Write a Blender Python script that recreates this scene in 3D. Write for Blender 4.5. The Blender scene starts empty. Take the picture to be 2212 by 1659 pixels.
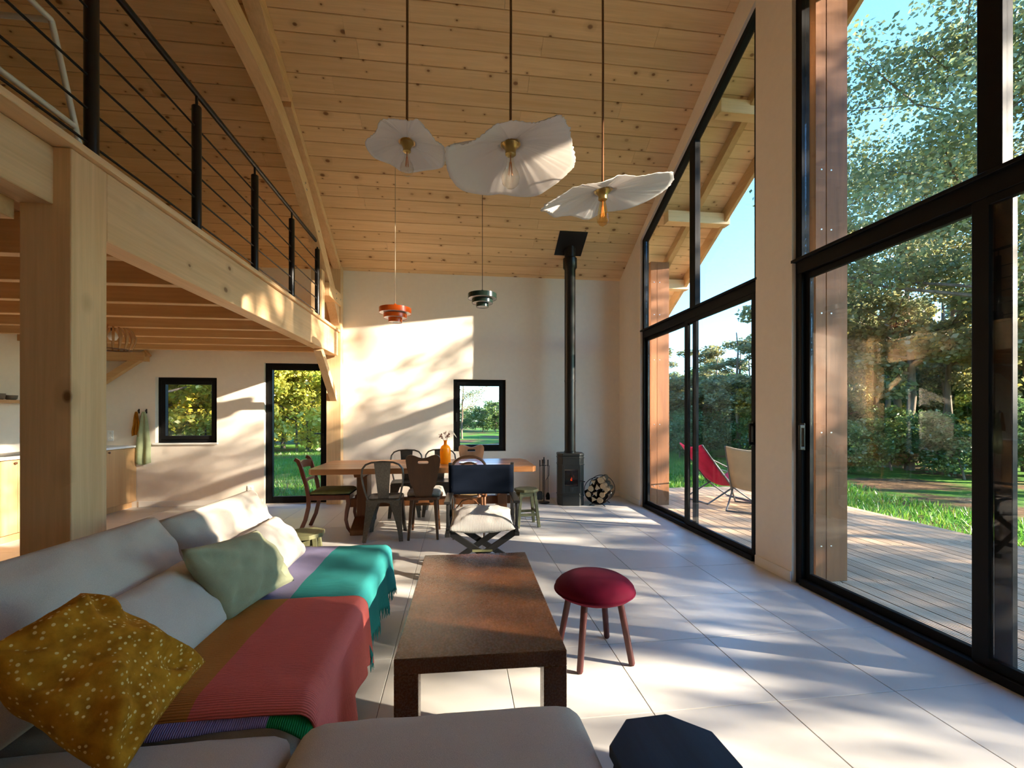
import bpy, bmesh, math, random
import numpy as np
from mathutils import Vector, Matrix, noise

SC = bpy.context.scene
COL = SC.collection
random.seed(7)
PI = math.pi

# ------------------------------------------------------------------ camera
cam_data = bpy.data.cameras.new('camera')
cam_data.sensor_width = 36.0
cam_data.lens = 950.0 / 2212.0 * 36.0
cam_data.shift_y = 66.5 / 2212.0
cam_data.clip_start = 0.05
cam_data.clip_end = 400
cam = bpy.data.objects.new('camera', cam_data)
COL.objects.link(cam)
cam.location = (0, 0, 1.35)
cam.rotation_euler = (PI / 2, 0, -math.radians(7.08))
SC.camera = cam

# ------------------------------------------------------------------ sky, sun, exposure
SUN_DIR = Vector((-1.0, 0.42, -0.36)).normalized()      # the way the light travels
world = bpy.data.worlds.new('world')
SC.world = world
world.use_nodes = True
wn = world.node_tree
wn.nodes.clear()
sky = wn.nodes.new('ShaderNodeTexSky')
sky.sky_type = 'NISHITA'
sky.sun_disc = False
sky.sun_elevation = math.radians(18.4)
sky.sun_rotation = math.atan2(1.0, -0.42)
sky.altitude = 50
sky.air_density = 1.0
sky.dust_density = 0.05
sky.ozone_density = 2.5
bg = wn.nodes.new('ShaderNodeBackground')
bg.inputs['Strength'].default_value = 0.14
wo = wn.nodes.new('ShaderNodeOutputWorld')
hue = wn.nodes.new('ShaderNodeMix')
hue.data_type = 'RGBA'
hue.blend_type = 'MULTIPLY'
hue.inputs[0].default_value = 1.0
hue.inputs[7].default_value = (0.58, 0.91, 1.12, 1)          # a crisp autumn blue, the same over the whole sky
wn.links.new(sky.outputs[0], hue.inputs[6])
wn.links.new(hue.outputs[2], bg.inputs[0])
wn.links.new(bg.outputs[0], wo.inputs[0])

sun_data = bpy.data.lights.new('sun', 'SUN')
sun_data.energy = 5.7
sun_data.angle = math.radians(0.6)
sun_data.color = (1.0, 0.87, 0.69)
sun = bpy.data.objects.new('sun', sun_data)
COL.objects.link(sun)
sun.location = (20, -8, 10)
sun.rotation_euler = SUN_DIR.to_track_quat('-Z', 'Y').to_euler()

SC.view_settings.view_transform = 'Standard'
SC.view_settings.look = 'None'
SC.view_settings.gamma = 1.0
SC.view_settings.use_curve_mapping = False
SC.view_settings.exposure = 2.82
SC.cycles.max_bounces = 9
SC.cycles.diffuse_bounces = 6
SC.cycles.glossy_bounces = 4
SC.cycles.transmission_bounces = 6
SC.cycles.transparent_max_bounces = 16
SC.cycles.use_adaptive_sampling = True
SC.cycles.adaptive_threshold = 0.08
SC.cycles.use_denoising = True
SC.cycles.caustics_reflective = False
SC.cycles.caustics_refractive = False
SC.cycles.sample_clamp_indirect = 6.0


def portal(name, loc, sx, sy, rot):
    """light portals in the openings: they give no light, they only help to sample the sky"""
    d = bpy.data.lights.new(name, 'AREA')
    d.shape = 'RECTANGLE'
    d.size, d.size_y = sx, sy
    d.cycles.is_portal = True
    o = bpy.data.objects.new(name, d)
    COL.objects.link(o)
    o.location = loc
    o.rotation_euler = rot
    return o


# ------------------------------------------------------------------ mesh helpers
class MB:
    """collects shapes, then builds ONE mesh object"""
    def __init__(self):
        self.v, self.f, self.mi = [], [], []
        self.cur = 0

    def add(self, vs, fs, M=None):
        b = len(self.v)
        for p in vs:
            p = Vector(p)
            if M is not None:
                p = M @ p
            self.v.append((p.x, p.y, p.z))
        for f in fs:
            self.f.append(tuple(b + i for i in f))
            self.mi.append(self.cur)
        return self

    def box(self, c, s, rz=0.0, M=None):
        x, y, z = s[0] / 2, s[1] / 2, s[2] / 2
        vs = [(-x, -y, -z), (x, -y, -z), (x, y, -z), (-x, y, -z), (-x, -y, z), (x, -y, z), (x, y, z), (-x, y, z)]
        fs = [(3, 2, 1, 0), (4, 5, 6, 7), (0, 1, 5, 4), (1, 2, 6, 5), (2, 3, 7, 6), (3, 0, 4, 7)]
        T = Matrix.Translation(c) @ Matrix.Rotation(rz, 4, 'Z')
        return self.add(vs, fs, T if M is None else M @ T)

    def lo(self, a, b, M=None):
        """box from min corner a to max corner b"""
        c = [(a[i] + b[i]) / 2 for i in range(3)]
        return self.box(c, [abs(b[i] - a[i]) for i in range(3)], 0, M)

    def bar(self, p, q, w, h, up=(0, 0, 1), w2=None, h2=None, M=None):
        p, q = Vector(p), Vector(q)
        d = (q - p).normalized()
        u = Vector(up)
        s = d.cross(u)
        if s.length < 1e-4:
            s = d.cross(Vector((1, 0, 0)))
        s.normalize()
        u = s.cross(d)
        w2 = w if w2 is None else w2
        h2 = h if h2 is None else h2
        vs = [p + s * (a * w / 2) + u * (b * h / 2) for a, b in ((-1, -1), (1, -1), (1, 1), (-1, 1))]
        vs += [q + s * (a * w2 / 2) + u * (b * h2 / 2) for a, b in ((-1, -1), (1, -1), (1, 1), (-1, 1))]
        fs = [(3, 2, 1, 0), (4, 5, 6, 7), (0, 1, 5, 4), (1, 2, 6, 5), (2, 3, 7, 6), (3, 0, 4, 7)]
        return self.add(vs, fs, M)

    def ribbon(self, pts, w, h, side, M=None, ws=None):
        """rectangular section swept along pts; side = fixed sideways direction; w along side, h across"""
        side = Vector(side).normalized()
        P = [Vector(p) for p in pts]
        vs, fs = [], []
        for i, p in enumerate(P):
            d = (P[min(i + 1, len(P) - 1)] - P[max(i - 1, 0)]).normalized()
            u = side.cross(d).normalized()
            ww, hh = (w, h) if ws is None else ws[i]
            for a, b in ((-1, -1), (1, -1), (1, 1), (-1, 1)):
                vs.append(p + side * (a * ww / 2) + u * (b * hh / 2))
        n = len(P)
        for i in range(n - 1):
            for k in range(4):
                a, b = i * 4 + k, i * 4 + (k + 1) % 4
                fs.append((a, b, b + 4, a + 4))
        fs.append((3, 2, 1, 0))
        fs.append(tuple((n - 1) * 4 + k for k in range(4)))
        return self.add(vs, fs, M)

    def tube(self, pts, r, n=8, closed=False, M=None):
        P = [Vector(p) for p in pts]
        m = len(P)
        R = r if isinstance(r, (list, tuple)) else [r] * m
        vs, fs = [], []
        ref = None
        for i, p in enumerate(P):
            if closed:
                d = (P[(i + 1) % m] - P[i - 1]).normalized()
            else:
                d = (P[min(i + 1, m - 1)] - P[max(i - 1, 0)]).normalized()
            if ref is None:
                ref = Vector((0, 0, 1)) if abs(d.z) < 0.9 else Vector((1, 0, 0))
            a = (ref - d * ref.dot(d))
            if a.length < 1e-5:
                a = d.orthogonal()
            a.normalize()
            ref = a
            b = d.cross(a)
            for k in range(n):
                t = 2 * PI * k / n
                vs.append(p + (a * math.cos(t) + b * math.sin(t)) * R[i])
        rng = range(m) if closed else range(m - 1)
        for i in rng:
            j = (i + 1) % m
            for k in range(n):
                k2 = (k + 1) % n
                fs.append((i * n + k, i * n + k2, j * n + k2, j * n + k))
        if not closed:
            fs.append(tuple(range(n - 1, -1, -1)))
            fs.append(tuple((m - 1) * n + k for k in range(n)))
        return self.add(vs, fs, M)

    def lathe(self, prof, n=24, c=(0, 0, 0), M=None, closed=False):
        vs, fs = [], []
        m = len(prof)
        for r, z in prof:
            for k in range(n):
                t = 2 * PI * k / n
                vs.append((c[0] + r * math.cos(t), c[1] + r * math.sin(t), c[2] + z))
        for i in range(m if closed else m - 1):
            j = (i + 1) % m
            for k in range(n):
                k2 = (k + 1) % n
                fs.append((i * n + k, i * n + k2, j * n + k2, j * n + k))
        if not closed:
            if prof[0][0] > 1e-6:
                fs.append(tuple(range(n - 1, -1, -1)))
            if prof[-1][0] > 1e-6:
                fs.append(tuple((m - 1) * n + k for k in range(n)))
        return self.add(vs, fs, M)

    def prism(self, poly, t0, t1, M=None):
        """polygon in local XY from z=t0 to z=t1"""
        n = len(poly)
        vs = [(x, y, t0) for x, y in poly] + [(x, y, t1) for x, y in poly]
        fs = [tuple(range(n - 1, -1, -1)), tuple(range(n, 2 * n))]
        for i in range(n):
            j = (i + 1) % n
            fs.append((i, j, n + j, n + i))
        return self.add(vs, fs, M)

    def build(self, name, mat, parent=None, smooth=None, bevel=None, seg=2, solid=None, sub=None):
        me = bpy.data.meshes.new(name)
        me.from_pydata(self.v, [], self.f)
        me.update()
        bm = bmesh.new()
        bm.from_mesh(me)
        bmesh.ops.remove_doubles(bm, verts=bm.verts, dist=1e-6)
        bmesh.ops.recalc_face_normals(bm, faces=bm.faces)
        ok = len(bm.faces) == len(self.mi)
        bm.to_mesh(me)
        bm.free()
        mats = mat if isinstance(mat, (list, tuple)) else [mat]
        for m in mats:
            me.materials.append(m)
        if len(mats) > 1 and ok:
            for p, i in zip(me.polygons, self.mi):
                p.material_index = i
        if smooth is not None:
            me.shade_smooth()
            if smooth < 180:
                me.set_sharp_from_angle(angle=math.radians(smooth))
        o = bpy.data.objects.new(name, me)
        COL.objects.link(o)
        if parent is not None:
            o.parent = parent
        if solid:
            md = o.modifiers.new('solid', 'SOLIDIFY')
            md.thickness = solid
            md.offset = 0
        if bevel:
            md = o.modifiers.new('bevel', 'BEVEL')
            md.width = bevel
            md.segments = seg
            md.limit_method = 'ANGLE'
            md.angle_limit = math.radians(40)
        if sub:
            md = o.modifiers.new('sub', 'SUBSURF')
            md.levels = sub
            md.render_levels = sub
        return o


def tag(o, label=None, cat=None, group=None, kind=None):
    if label:
        o['label'] = label
    if cat:
        o['category'] = cat
    if group:
        o['group'] = group
    if kind:
        o['kind'] = kind
    return o


def thing(name, label, cat, loc=(0, 0, 0), rz=0.0, group=None):
    o = bpy.data.objects.new(name, None)
    o.empty_display_size = 0.1
    COL.objects.link(o)
    o.location = loc
    o.rotation_euler = (0, 0, rz)
    return tag(o, label, cat, group)


def copy_tree(o, parent=None):
    c = o.copy()
    COL.objects.link(c)
    c.parent = parent
    for ch in list(o.children):
        copy_tree(ch, c)
    return c


def struct(name, kids=False):
    """an Empty that holds a piece of the setting"""
    o = bpy.data.objects.new(name, None)
    COL.objects.link(o)
    o['kind'] = 'structure'
    return o


def vnoise(x, y, z=0.0):
    return noise.noise(Vector((x, y, z)))


# ------------------------------------------------------------------ material helpers
def new_mat(name):
    m = bpy.data.materials.new(name)
    m.use_nodes = True
    nt = m.node_tree
    nt.nodes.clear()
    out = nt.nodes.new('ShaderNodeOutputMaterial')
    return m, nt, out


def node(nt, typ, **kw):
    n = nt.nodes.new(typ)
    for k, v in kw.items():
        if k.startswith('_'):
            setattr(n, k[1:], v)
        else:
            key = k.replace('__', ' ')
            n.inputs[int(key[1:]) if key[0] == 'i' and key[1:].isdigit() else key].default_value = v
    return n


def ramp(nt, src, stops, interp='LINEAR'):
    r = nt.nodes.new('ShaderNodeValToRGB')
    r.color_ramp.interpolation = interp
    e = r.color_ramp.elements
    while len(e) < len(stops):
        e.new(0.5)
    for el, (p, c) in zip(e, stops):
        el.position = p
        el.color = (c, c, c, 1) if isinstance(c, (int, float)) else (c[0], c[1], c[2], 1)
    nt.links.new(src, r.inputs[0])
    return r.outputs[0]


def mix(nt, fac, a, b, blend='MIX'):
    m = nt.nodes.new('ShaderNodeMix')
    m.data_type = 'RGBA'
    m.blend_type = blend
    for sock, val in ((m.inputs[0], fac), (m.inputs[6], a), (m.inputs[7], b)):
        if hasattr(val, 'links'):
            nt.links.new(val, sock)
        elif isinstance(val, (tuple, list)):
            sock.default_value = (val[0], val[1], val[2], 1)
        else:
            sock.default_value = val
    return m.outputs[2]


def coords(nt, scale=(1, 1, 1), jitter=True, rot=(0, 0, 0)):
    tc = nt.nodes.new('ShaderNodeTexCoord')
    src = tc.outputs['Object']
    if jitter:
        oi = nt.nodes.new('ShaderNodeObjectInfo')
        mul = nt.nodes.new('ShaderNodeVectorMath')
        mul.operation = 'SCALE'
        mul.inputs[0].default_value = (31.7, 17.3, 23.9)
        nt.links.new(oi.outputs['Random'], mul.inputs['Scale'])
        ad = nt.nodes.new('ShaderNodeVectorMath')
        nt.links.new(src, ad.inputs[0])
        nt.links.new(mul.outputs[0], ad.inputs[1])
        src = ad.outputs[0]
    mp = nt.nodes.new('ShaderNodeMapping')
    mp.inputs['Scale'].default_value = scale
    mp.inputs['Rotation'].default_value = rot
    nt.links.new(src, mp.inputs['Vector'])
    return mp.outputs[0]


def principled(nt, out, color, rough=0.5, spec=0.5, metallic=0.0, bump=None, bump_s=0.3, bump_d=0.01, **kw):
    p = nt.nodes.new('ShaderNodeBsdfPrincipled')
    if hasattr(color, 'links'):
        nt.links.new(color, p.inputs['Base Color'])
    else:
        p.inputs['Base Color'].default_value = (color[0], color[1], color[2], 1)
    if hasattr(rough, 'links'):
        nt.links.new(rough, p.inputs['Roughness'])
    else:
        p.inputs['Roughness'].default_value = rough
    p.inputs['Specular IOR Level'].default_value = spec
    p.inputs['Metallic'].default_value = metallic
    for k, v in kw.items():
        p.inputs[k.replace('__', ' ')].default_value = v
    if bump is not None:
        b = nt.nodes.new('ShaderNodeBump')
        b.inputs['Strength'].default_value = bump_s
        b.inputs['Distance'].default_value = bump_d
        nt.links.new(bump, b.inputs['Height'])
        nt.links.new(b.outputs[0], p.inputs['Normal'])
    nt.links.new(p.outputs[0], out.inputs[0])
    return p


def plain(name, color, rough=0.5, spec=0.5, metallic=0.0, nscale=0, namt=0.1, bump_s=0.15, bump_d=0.002, **kw):
    """one colour with slight procedural mottling"""
    m, nt, out = new_mat(name)
    if nscale:
        v = coords(nt, (nscale,) * 3)
        n = node(nt, 'ShaderNodeTexNoise', Detail=5.0, Roughness=0.6)
        nt.links.new(v, n.inputs['Vector'])
        c = ramp(nt, n.outputs[0], [(0.3, [x * (1 - namt) for x in color]), (0.7, [min(1, x * (1 + namt)) for x in color])])
        principled(nt, out, c, rough, spec, metallic, n.outputs[0], bump_s, bump_d, **kw)
    else:
        principled(nt, out, color, rough, spec, metallic, **kw)
    return m


def wood(name, light, dark, axis='X', scale=1.0, knots=0.0, knot_col=(0.12, 0.05, 0.02), rough=0.55, spec=0.3, contrast=1.0,
         vary=0.12, knot_scale=3.0, bump_s=0.2, flat=False):
    """grain along axis (object space), optional knots, a slight shade of its own for each board"""
    m, nt, out = new_mat(name)
    ax = 'XYZ'.index(axis)
    s = [14.0 * scale] * 3
    s[ax] = 0.8 * scale
    v = coords(nt, s)
    n1 = node(nt, 'ShaderNodeTexNoise', Scale=1.0, Detail=6.0, Roughness=0.65, Distortion=0.6)
    nt.links.new(v, n1.inputs['Vector'])
    s2 = [60.0 * scale] * 3
    s2[ax] = 2.0 * scale
    v2 = coords(nt, s2)
    n2 = node(nt, 'ShaderNodeTexNoise', Scale=1.0, Detail=3.0, Roughness=0.6)
    nt.links.new(v2, n2.inputs['Vector'])
    c1 = ramp(nt, n1.outputs[0], [(0.5 - 0.22 / contrast, dark), (0.5 + 0.2 / contrast, light)])
    c2 = ramp(nt, n2.outputs[0], [(0.3, 0.86), (0.62, 1.0)])
    c = mix(nt, 0.7, c1, c2, 'MULTIPLY')
    oi = nt.nodes.new('ShaderNodeObjectInfo')
    tint = ramp(nt, oi.outputs['Random'], [(0.0, 1 - vary), (1.0, 1.0)])
    c = mix(nt, 1.0, c, tint, 'MULTIPLY')
    if knots > 0:
        s3 = [knot_scale] * 3
        s3[ax] = knot_scale * 0.7
        v3 = coords(nt, s3)
        vo = node(nt, 'ShaderNodeTexVoronoi', Scale=1.0, Randomness=1.0)
        if flat:
            vo.voronoi_dimensions = '2D'
        nt.links.new(v3, vo.inputs['Vector'])
        sp = nt.nodes.new('ShaderNodeSeparateColor')
        nt.links.new(vo.outputs['Color'], sp.inputs[0])
        sz = node(nt, 'ShaderNodeMath', _operation='MULTIPLY_ADD', i1=1.5, i2=0.55)
        nt.links.new(sp.outputs[1], sz.inputs[0])
        ds = node(nt, 'ShaderNodeMath', _operation='MULTIPLY')
        nt.links.new(vo.outputs['Distance'], ds.inputs[0])
        nt.links.new(sz.outputs[0], ds.inputs[1])
        k = ramp(nt, ds.outputs[0], [(0.0, 1.0), (0.035 * knots, 0.95), (0.06 * knots, 0.25), (0.16 * knots, 0.0)])
        sep = nt.nodes.new('ShaderNodeSeparateColor')
        nt.links.new(vo.outputs['Color'], sep.inputs[0])
        keep = ramp(nt, sep.outputs[0], [(0.58, 0.0), (0.62, 1.0)])
        kk = mix(nt, 1.0, k, keep, 'MULTIPLY')
        c = mix(nt, kk, c, knot_col)
    principled(nt, out, c, rough, spec, 0.0, n2.outputs[0], bump_s, 0.002)
    return m


def fabric(name, color, rough=0.95, weave=420.0, wrinkle=6.0, sheen=0.06, amt=0.12, bump_s=0.35, color2=None, spec=0.12):
    m, nt, out = new_mat(name)
    v = coords(nt, (1, 1, 1))
    n1 = node(nt, 'ShaderNodeTexNoise', Scale=wrinkle, Detail=4.0)
    n2 = node(nt, 'ShaderNodeTexNoise', Scale=weave, Detail=2.0)
    nt.links.new(v, n1.inputs['Vector'])
    nt.links.new(v, n2.inputs['Vector'])
    c2 = color2 or [x * (1 - 1.6 * amt) for x in color]
    c = ramp(nt, n1.outputs[0], [(0.3, c2), (0.7, color)])
    d = ramp(nt, n2.outputs[0], [(0.35, 0.82), (0.65, 1.0)])
    c = mix(nt, 1.0, c, d, 'MULTIPLY')
    h = mix(nt, 0.3, n1.outputs[0], n2.outputs[0])
    p = principled(nt, out, c, rough, spec, 0.0, h, bump_s, 0.006)
    p.inputs['Sheen Weight'].default_value = sheen
    p.inputs['Sheen Tint'].default_value = (*[min(1, 0.15 + 1.5 * x) for x in color], 1)
    p.inputs['Sheen Roughness'].default_value = 0.5
    return m


def glass_mat(name, tint=(1, 1, 1), rough=0.0, refl=1.0):
    """thin pane: clear transmission with fresnel reflection"""
    m, nt, out = new_mat(name)
    ge = nt.nodes.new('ShaderNodeNewGeometry')
    dt = node(nt, 'ShaderNodeVectorMath', _operation='DOT_PRODUCT')
    nt.links.new(ge.outputs['Normal'], dt.inputs[0])
    nt.links.new(ge.outputs['Incoming'], dt.inputs[1])
    ab = node(nt, 'ShaderNodeMath', _operation='ABSOLUTE')
    nt.links.new(dt.outputs['Value'], ab.inputs[0])
    iv = node(nt, 'ShaderNodeMath', _operation='SUBTRACT', i0=1.0)
    nt.links.new(ab.outputs[0], iv.inputs[1])
    pw = node(nt, 'ShaderNodeMath', _operation='POWER', i1=5.0)
    nt.links.new(iv.outputs[0], pw.inputs[0])
    mu = node(nt, 'ShaderNodeMath', _operation='MULTIPLY_ADD', i1=0.9 * refl, i2=0.04 * refl)
    nt.links.new(pw.outputs[0], mu.inputs[0])
    tr = nt.nodes.new('ShaderNodeBsdfTransparent')
    tr.inputs[0].default_value = (*tint, 1)
    gl = nt.nodes.new('ShaderNodeBsdfGlossy')
    gl.inputs['Roughness'].default_value = rough
    mx = nt.nodes.new('ShaderNodeMixShader')
    nt.links.new(mu.outputs[0], mx.inputs[0])
    nt.links.new(tr.outputs[0], mx.inputs[1])
    nt.links.new(gl.outputs[0], mx.inputs[2])
    nt.links.new(mx.outputs[0], out.inputs[0])
    return m


def leaf_mat(name, cols, trans=0.45, vary=True):
    """leaves: diffuse + light shining through, a colour of its own for each leaf"""
    m, nt, out = new_mat(name)
    ge = nt.nodes.new('ShaderNodeNewGeometry')
    oi = nt.nodes.new('ShaderNodeObjectInfo')
    c = ramp(nt, ge.outputs['Random Per Island'], [(i / max(1, len(cols) - 1), x) for i, x in enumerate(cols)])
    if vary:
        t = ramp(nt, oi.outputs['Random'], [(0.0, (0.8, 0.92, 0.8)), (0.5, (1.0, 1.0, 1.0)), (1.0, (1.15, 1.0, 0.7))])
        c = mix(nt, 1.0, c, t, 'MULTIPLY')
    di = nt.nodes.new('ShaderNodeBsdfDiffuse')
    tl = nt.nodes.new('ShaderNodeBsdfTranslucent')
    mx = nt.nodes.new('ShaderNodeMixShader')
    mx.inputs[0].default_value = trans
    for b in (di, tl):
        nt.links.new(c, b.inputs[0])
    nt.links.new(di.outputs[0], mx.inputs[1])
    nt.links.new(tl.outputs[0], mx.inputs[2])
    gl = nt.nodes.new('ShaderNodeBsdfGlossy')
    gl.inputs['Roughness'].default_value = 0.35
    mx2 = nt.nodes.new('ShaderNodeMixShader')
    mx2.inputs[0].default_value = 0.04
    nt.links.new(mx.outputs[0], mx2.inputs[1])
    nt.links.new(gl.outputs[0], mx2.inputs[2])
    nt.links.new(mx2.outputs[0], out.inputs[0])
    return m


# ------------------------------------------------------------------ materials
SP_L, SP_D = (0.86, 0.61, 0.36), (0.75, 0.49, 0.26)
M = {}
M['spruce_x'] = wood('spruce_board', SP_L, SP_D, 'X', 1.0, knots=1.5, knot_scale=6.5, rough=0.5, vary=0.14, flat=True, knot_col=(0.20, 0.09, 0.035))
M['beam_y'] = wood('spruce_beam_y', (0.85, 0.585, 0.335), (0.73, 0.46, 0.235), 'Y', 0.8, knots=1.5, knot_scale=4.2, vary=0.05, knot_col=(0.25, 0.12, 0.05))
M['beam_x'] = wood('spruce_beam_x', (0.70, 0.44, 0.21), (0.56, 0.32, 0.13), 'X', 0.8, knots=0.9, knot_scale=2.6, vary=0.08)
M['beam_z'] = wood('spruce_beam_z', (0.82, 0.55, 0.30), (0.69, 0.43, 0.215), 'Z', 0.8, knots=2.3, knot_scale=4.4, vary=0.05,
                   knot_col=(0.20, 0.09, 0.03))
M['outer_post'] = wood('stained_post', (0.27, 0.105, 0.034), (0.16, 0.055, 0.016), 'Z', 0.9, knots=0.5, vary=0.15, rough=0.6)
M['plaster'] = plain('warm_white_plaster', (0.84, 0.75, 0.64), 0.9, 0.2, nscale=3.0, namt=0.02, bump_s=0.06)
M['plaster_white'] = plain('white_reveal', (0.84, 0.83, 0.80), 0.8, 0.2)
M['skirting'] = plain('painted_skirting', (0.80, 0.76, 0.70), 0.6, 0.3)
M['frame'] = plain('black_aluminium', (0.006, 0.006, 0.0065), 0.5, 0.15)
M['black_metal'] = plain('black_steel', (0.007, 0.0065, 0.0065), 0.3, 0.35)
M['cast_iron'] = plain('black_cast_iron', (0.012, 0.013, 0.012), 0.42, 0.4, nscale=60, namt=0.2, bump_s=0.12)
M['glass'] = glass_mat('window_glass')
M['chrome'] = plain('steel', (0.6, 0.6, 0.6), 0.25, 0.5, 1.0)


# ================================================================== THE SETTING
CEIL0, SLOPE, YFAR, YRIDGE = 3.575, 0.55, 7.05, 3.47
XR, XL, XB = 2.68, -5.25, -1.78       # right wall, left wall, face of the mezzanine beam
YB = -0.45                             # wall behind the camera
TILT = math.atan(SLOPE)


def zc(y):
    """height of the ceiling boards at y"""
    return CEIL0 + SLOPE * (YFAR - y) if y >= YRIDGE else CEIL0 + SLOPE * (YFAR - (2 * YRIDGE - y))


# ---- floor: slab with separate tiles
def tile_mat():
    m, nt, out = new_mat('pale_stoneware')
    v = coords(nt, (1, 1, 1))
    n1 = node(nt, 'ShaderNodeTexNoise', Scale=2.2, Detail=6.0, Roughness=0.6, Distortion=0.4)
    n2 = node(nt, 'ShaderNodeTexNoise', Scale=40.0, Detail=3.0)
    nt.links.new(v, n1.inputs['Vector'])
    nt.links.new(v, n2.inputs['Vector'])
    c = ramp(nt, n1.outputs[0], [(0.3, (0.56, 0.53, 0.485)), (0.7, (0.635, 0.605, 0.56))])
    r = ramp(nt, n1.outputs[0], [(0.3, 0.34), (0.7, 0.46)])
    principled(nt, out, c, r, 0.45, 0.0, n2.outputs[0], 0.04, 0.002)
    return m


M['tile'] = tile_mat()
M['grout'] = plain('grey_grout', (0.30, 0.28, 0.26), 0.9, 0.2)
floor = MB().lo((XL, YB, -0.2), (XR + 0.22, YFAR, -0.004)).build('floor', M['grout'])
tag(floor, 'pale grey stoneware tiled floor of the living room', kind='structure')
TX, TY = 0.62, 0.597
tm = MB().box((0, 0, -0.006), (TX - 0.004, TY - 0.004, 0.012)).build('tile', M['tile'], floor, bevel=0.0012, seg=1)
first = True
ix0, ix1 = math.floor((XL - 0.881) / TX), math.ceil((XR - 0.881) / TX)
iy0, iy1 = math.floor((YB - 1.902) / TY), math.ceil((YFAR - 1.902) / TY)
for ix in range(ix0, ix1):
    for iy in range(iy0, iy1):
        x0, x1 = max(XL, 0.881 + ix * TX), min(XR + 0.02, 0.881 + (ix + 1) * TX)
        y0, y1 = max(YB, 1.902 + iy * TY), min(YFAR, 1.902 + (iy + 1) * TY)
        if x1 - x0 < 0.03 or y1 - y0 < 0.03:
            continue
        if first:
            t, first = tm, False
        else:
            t = tm.copy()
            COL.objects.link(t)
        t.location = ((x0 + x1) / 2, (y0 + y1) / 2, 0)
        t.scale = ((x1 - x0) / TX, (y1 - y0) / TY, 1)

# ---- ceiling: sloping slab with separate boards
cb = MB()
YZ = Matrix(((0, 0, 1, 0), (1, 0, 0, 0), (0, 1, 0, 0), (0, 0, 0, 1)))      # local (x, y, z) -> world (y, z, x)
XOUT = 3.78                                                              # the roof runs on outside as an overhang
cb.prism([(YFAR + 0.9, zc(YFAR + 0.9) + 0.03), (YRIDGE, zc(YRIDGE) + 0.03), (YRIDGE, zc(YRIDGE) + 0.28), (YFAR + 0.9, zc(YFAR + 0.9) + 0.28)], XL - 0.3, XOUT, YZ)
cb.prism([(YRIDGE, zc(YRIDGE) + 0.03), (-1.0, zc(-1.0) + 0.03), (-1.0, zc(-1.0) + 0.28), (YRIDGE, zc(YRIDGE) + 0.28)], XL - 0.3, XOUT, YZ)
ceiling = cb.build('ceiling', M['spruce_x'])
tag(ceiling, 'sloping spruce board ceiling under the roof', kind='structure')
PW = 0.172
rows = int((math.hypot(YFAR + 0.85 - YRIDGE, SLOPE * (YFAR + 0.85 - YRIDGE))) / PW)
sec = [(0, 0.005), (0.005, 0), (PW - 0.0075, 0), (PW - 0.0025, 0.005), (PW - 0.0025, 0.022), (0, 0.022)]
rnd = random.Random(3)
for side in (0, 1):
    nrow = rows if side == 0 else 24
    for r in range(nrow):
        x = XL
        cuts = [XL]
        if side == 0:
            while x < XOUT - 1.6:
                x += rnd.uniform(1.7, 4.2)
                if x < XOUT - 0.5:
                    cuts.append(x)
        cuts.append(XOUT)
        for a, b in zip(cuts[:-1], cuts[1:]):
            L = b - a
            mb = MB()
            # section in local (y, z), extruded along x
            mb.prism(sec, 0.0006, L - 0.0012, YZ)
            o = mb.build('ceiling_board', M['spruce_x'], ceiling)
            s = r * PW
            if side == 0:
                y = YFAR + 0.85 - s * math.cos(TILT)
                o.location = (a, y, zc(y) - 0.0)
                o.rotation_euler = (PI - TILT, 0, 0)
                o.scale = (1, 1, -1)
            else:
                y = YRIDGE - 0.02 - s * math.cos(TILT)
                o.location = (a, y, zc(y) - 0.0)
                o.rotation_euler = (PI + TILT, 0, 0)
                o.scale = (1, 1, -1)

# ---- walls
def rect_wall(u0, u1, z0, z1, holes):
    """rectangles (u0,u1,z0,z1) that cover a wall around rectangular holes"""
    us = sorted({u0, u1, *[h[0] for h in holes], *[h[1] for h in holes]})
    res = []
    for a, b in zip(us[:-1], us[1:]):
        m = (a + b) / 2
        hs = sorted([(h[2], h[3]) for h in holes if h[0] < m < h[1]])
        z = z0
        for p, q in hs:
            if p > z:
                res.append((a, b, z, p))
            z = q
        if z < z1:
            res.append((a, b, z, z1))
    return res


H_L = (-4.40, -3.56, 0.935, 1.905)
H_D = (-2.895, -1.985, 0.0, 2.135)
H_R = (-0.062, 0.775, 0.765, 1.915)
wb = MB()
for a, b, z0, z1 in rect_wall(XL - 0.3, XR + 0.25, -0.2, 3.80, [H_L, H_D, H_R]):
    wb.lo((a, YFAR, z0), (b, YFAR + 0.28, z1))
tag(wb.build('wall_back', M['plaster']), 'warm white plastered end wall behind the dining table', kind='structure')

# gable with the two tall glazed bays
W1 = (3.68, 6.21)
W2 = (0.70, 3.245)


def wtop(y, bay):
    """top of the glazing"""
    yy = y if bay == 1 else 2 * YRIDGE - y
    return 3.93 + 0.468 * (6.2 - yy)


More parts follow.
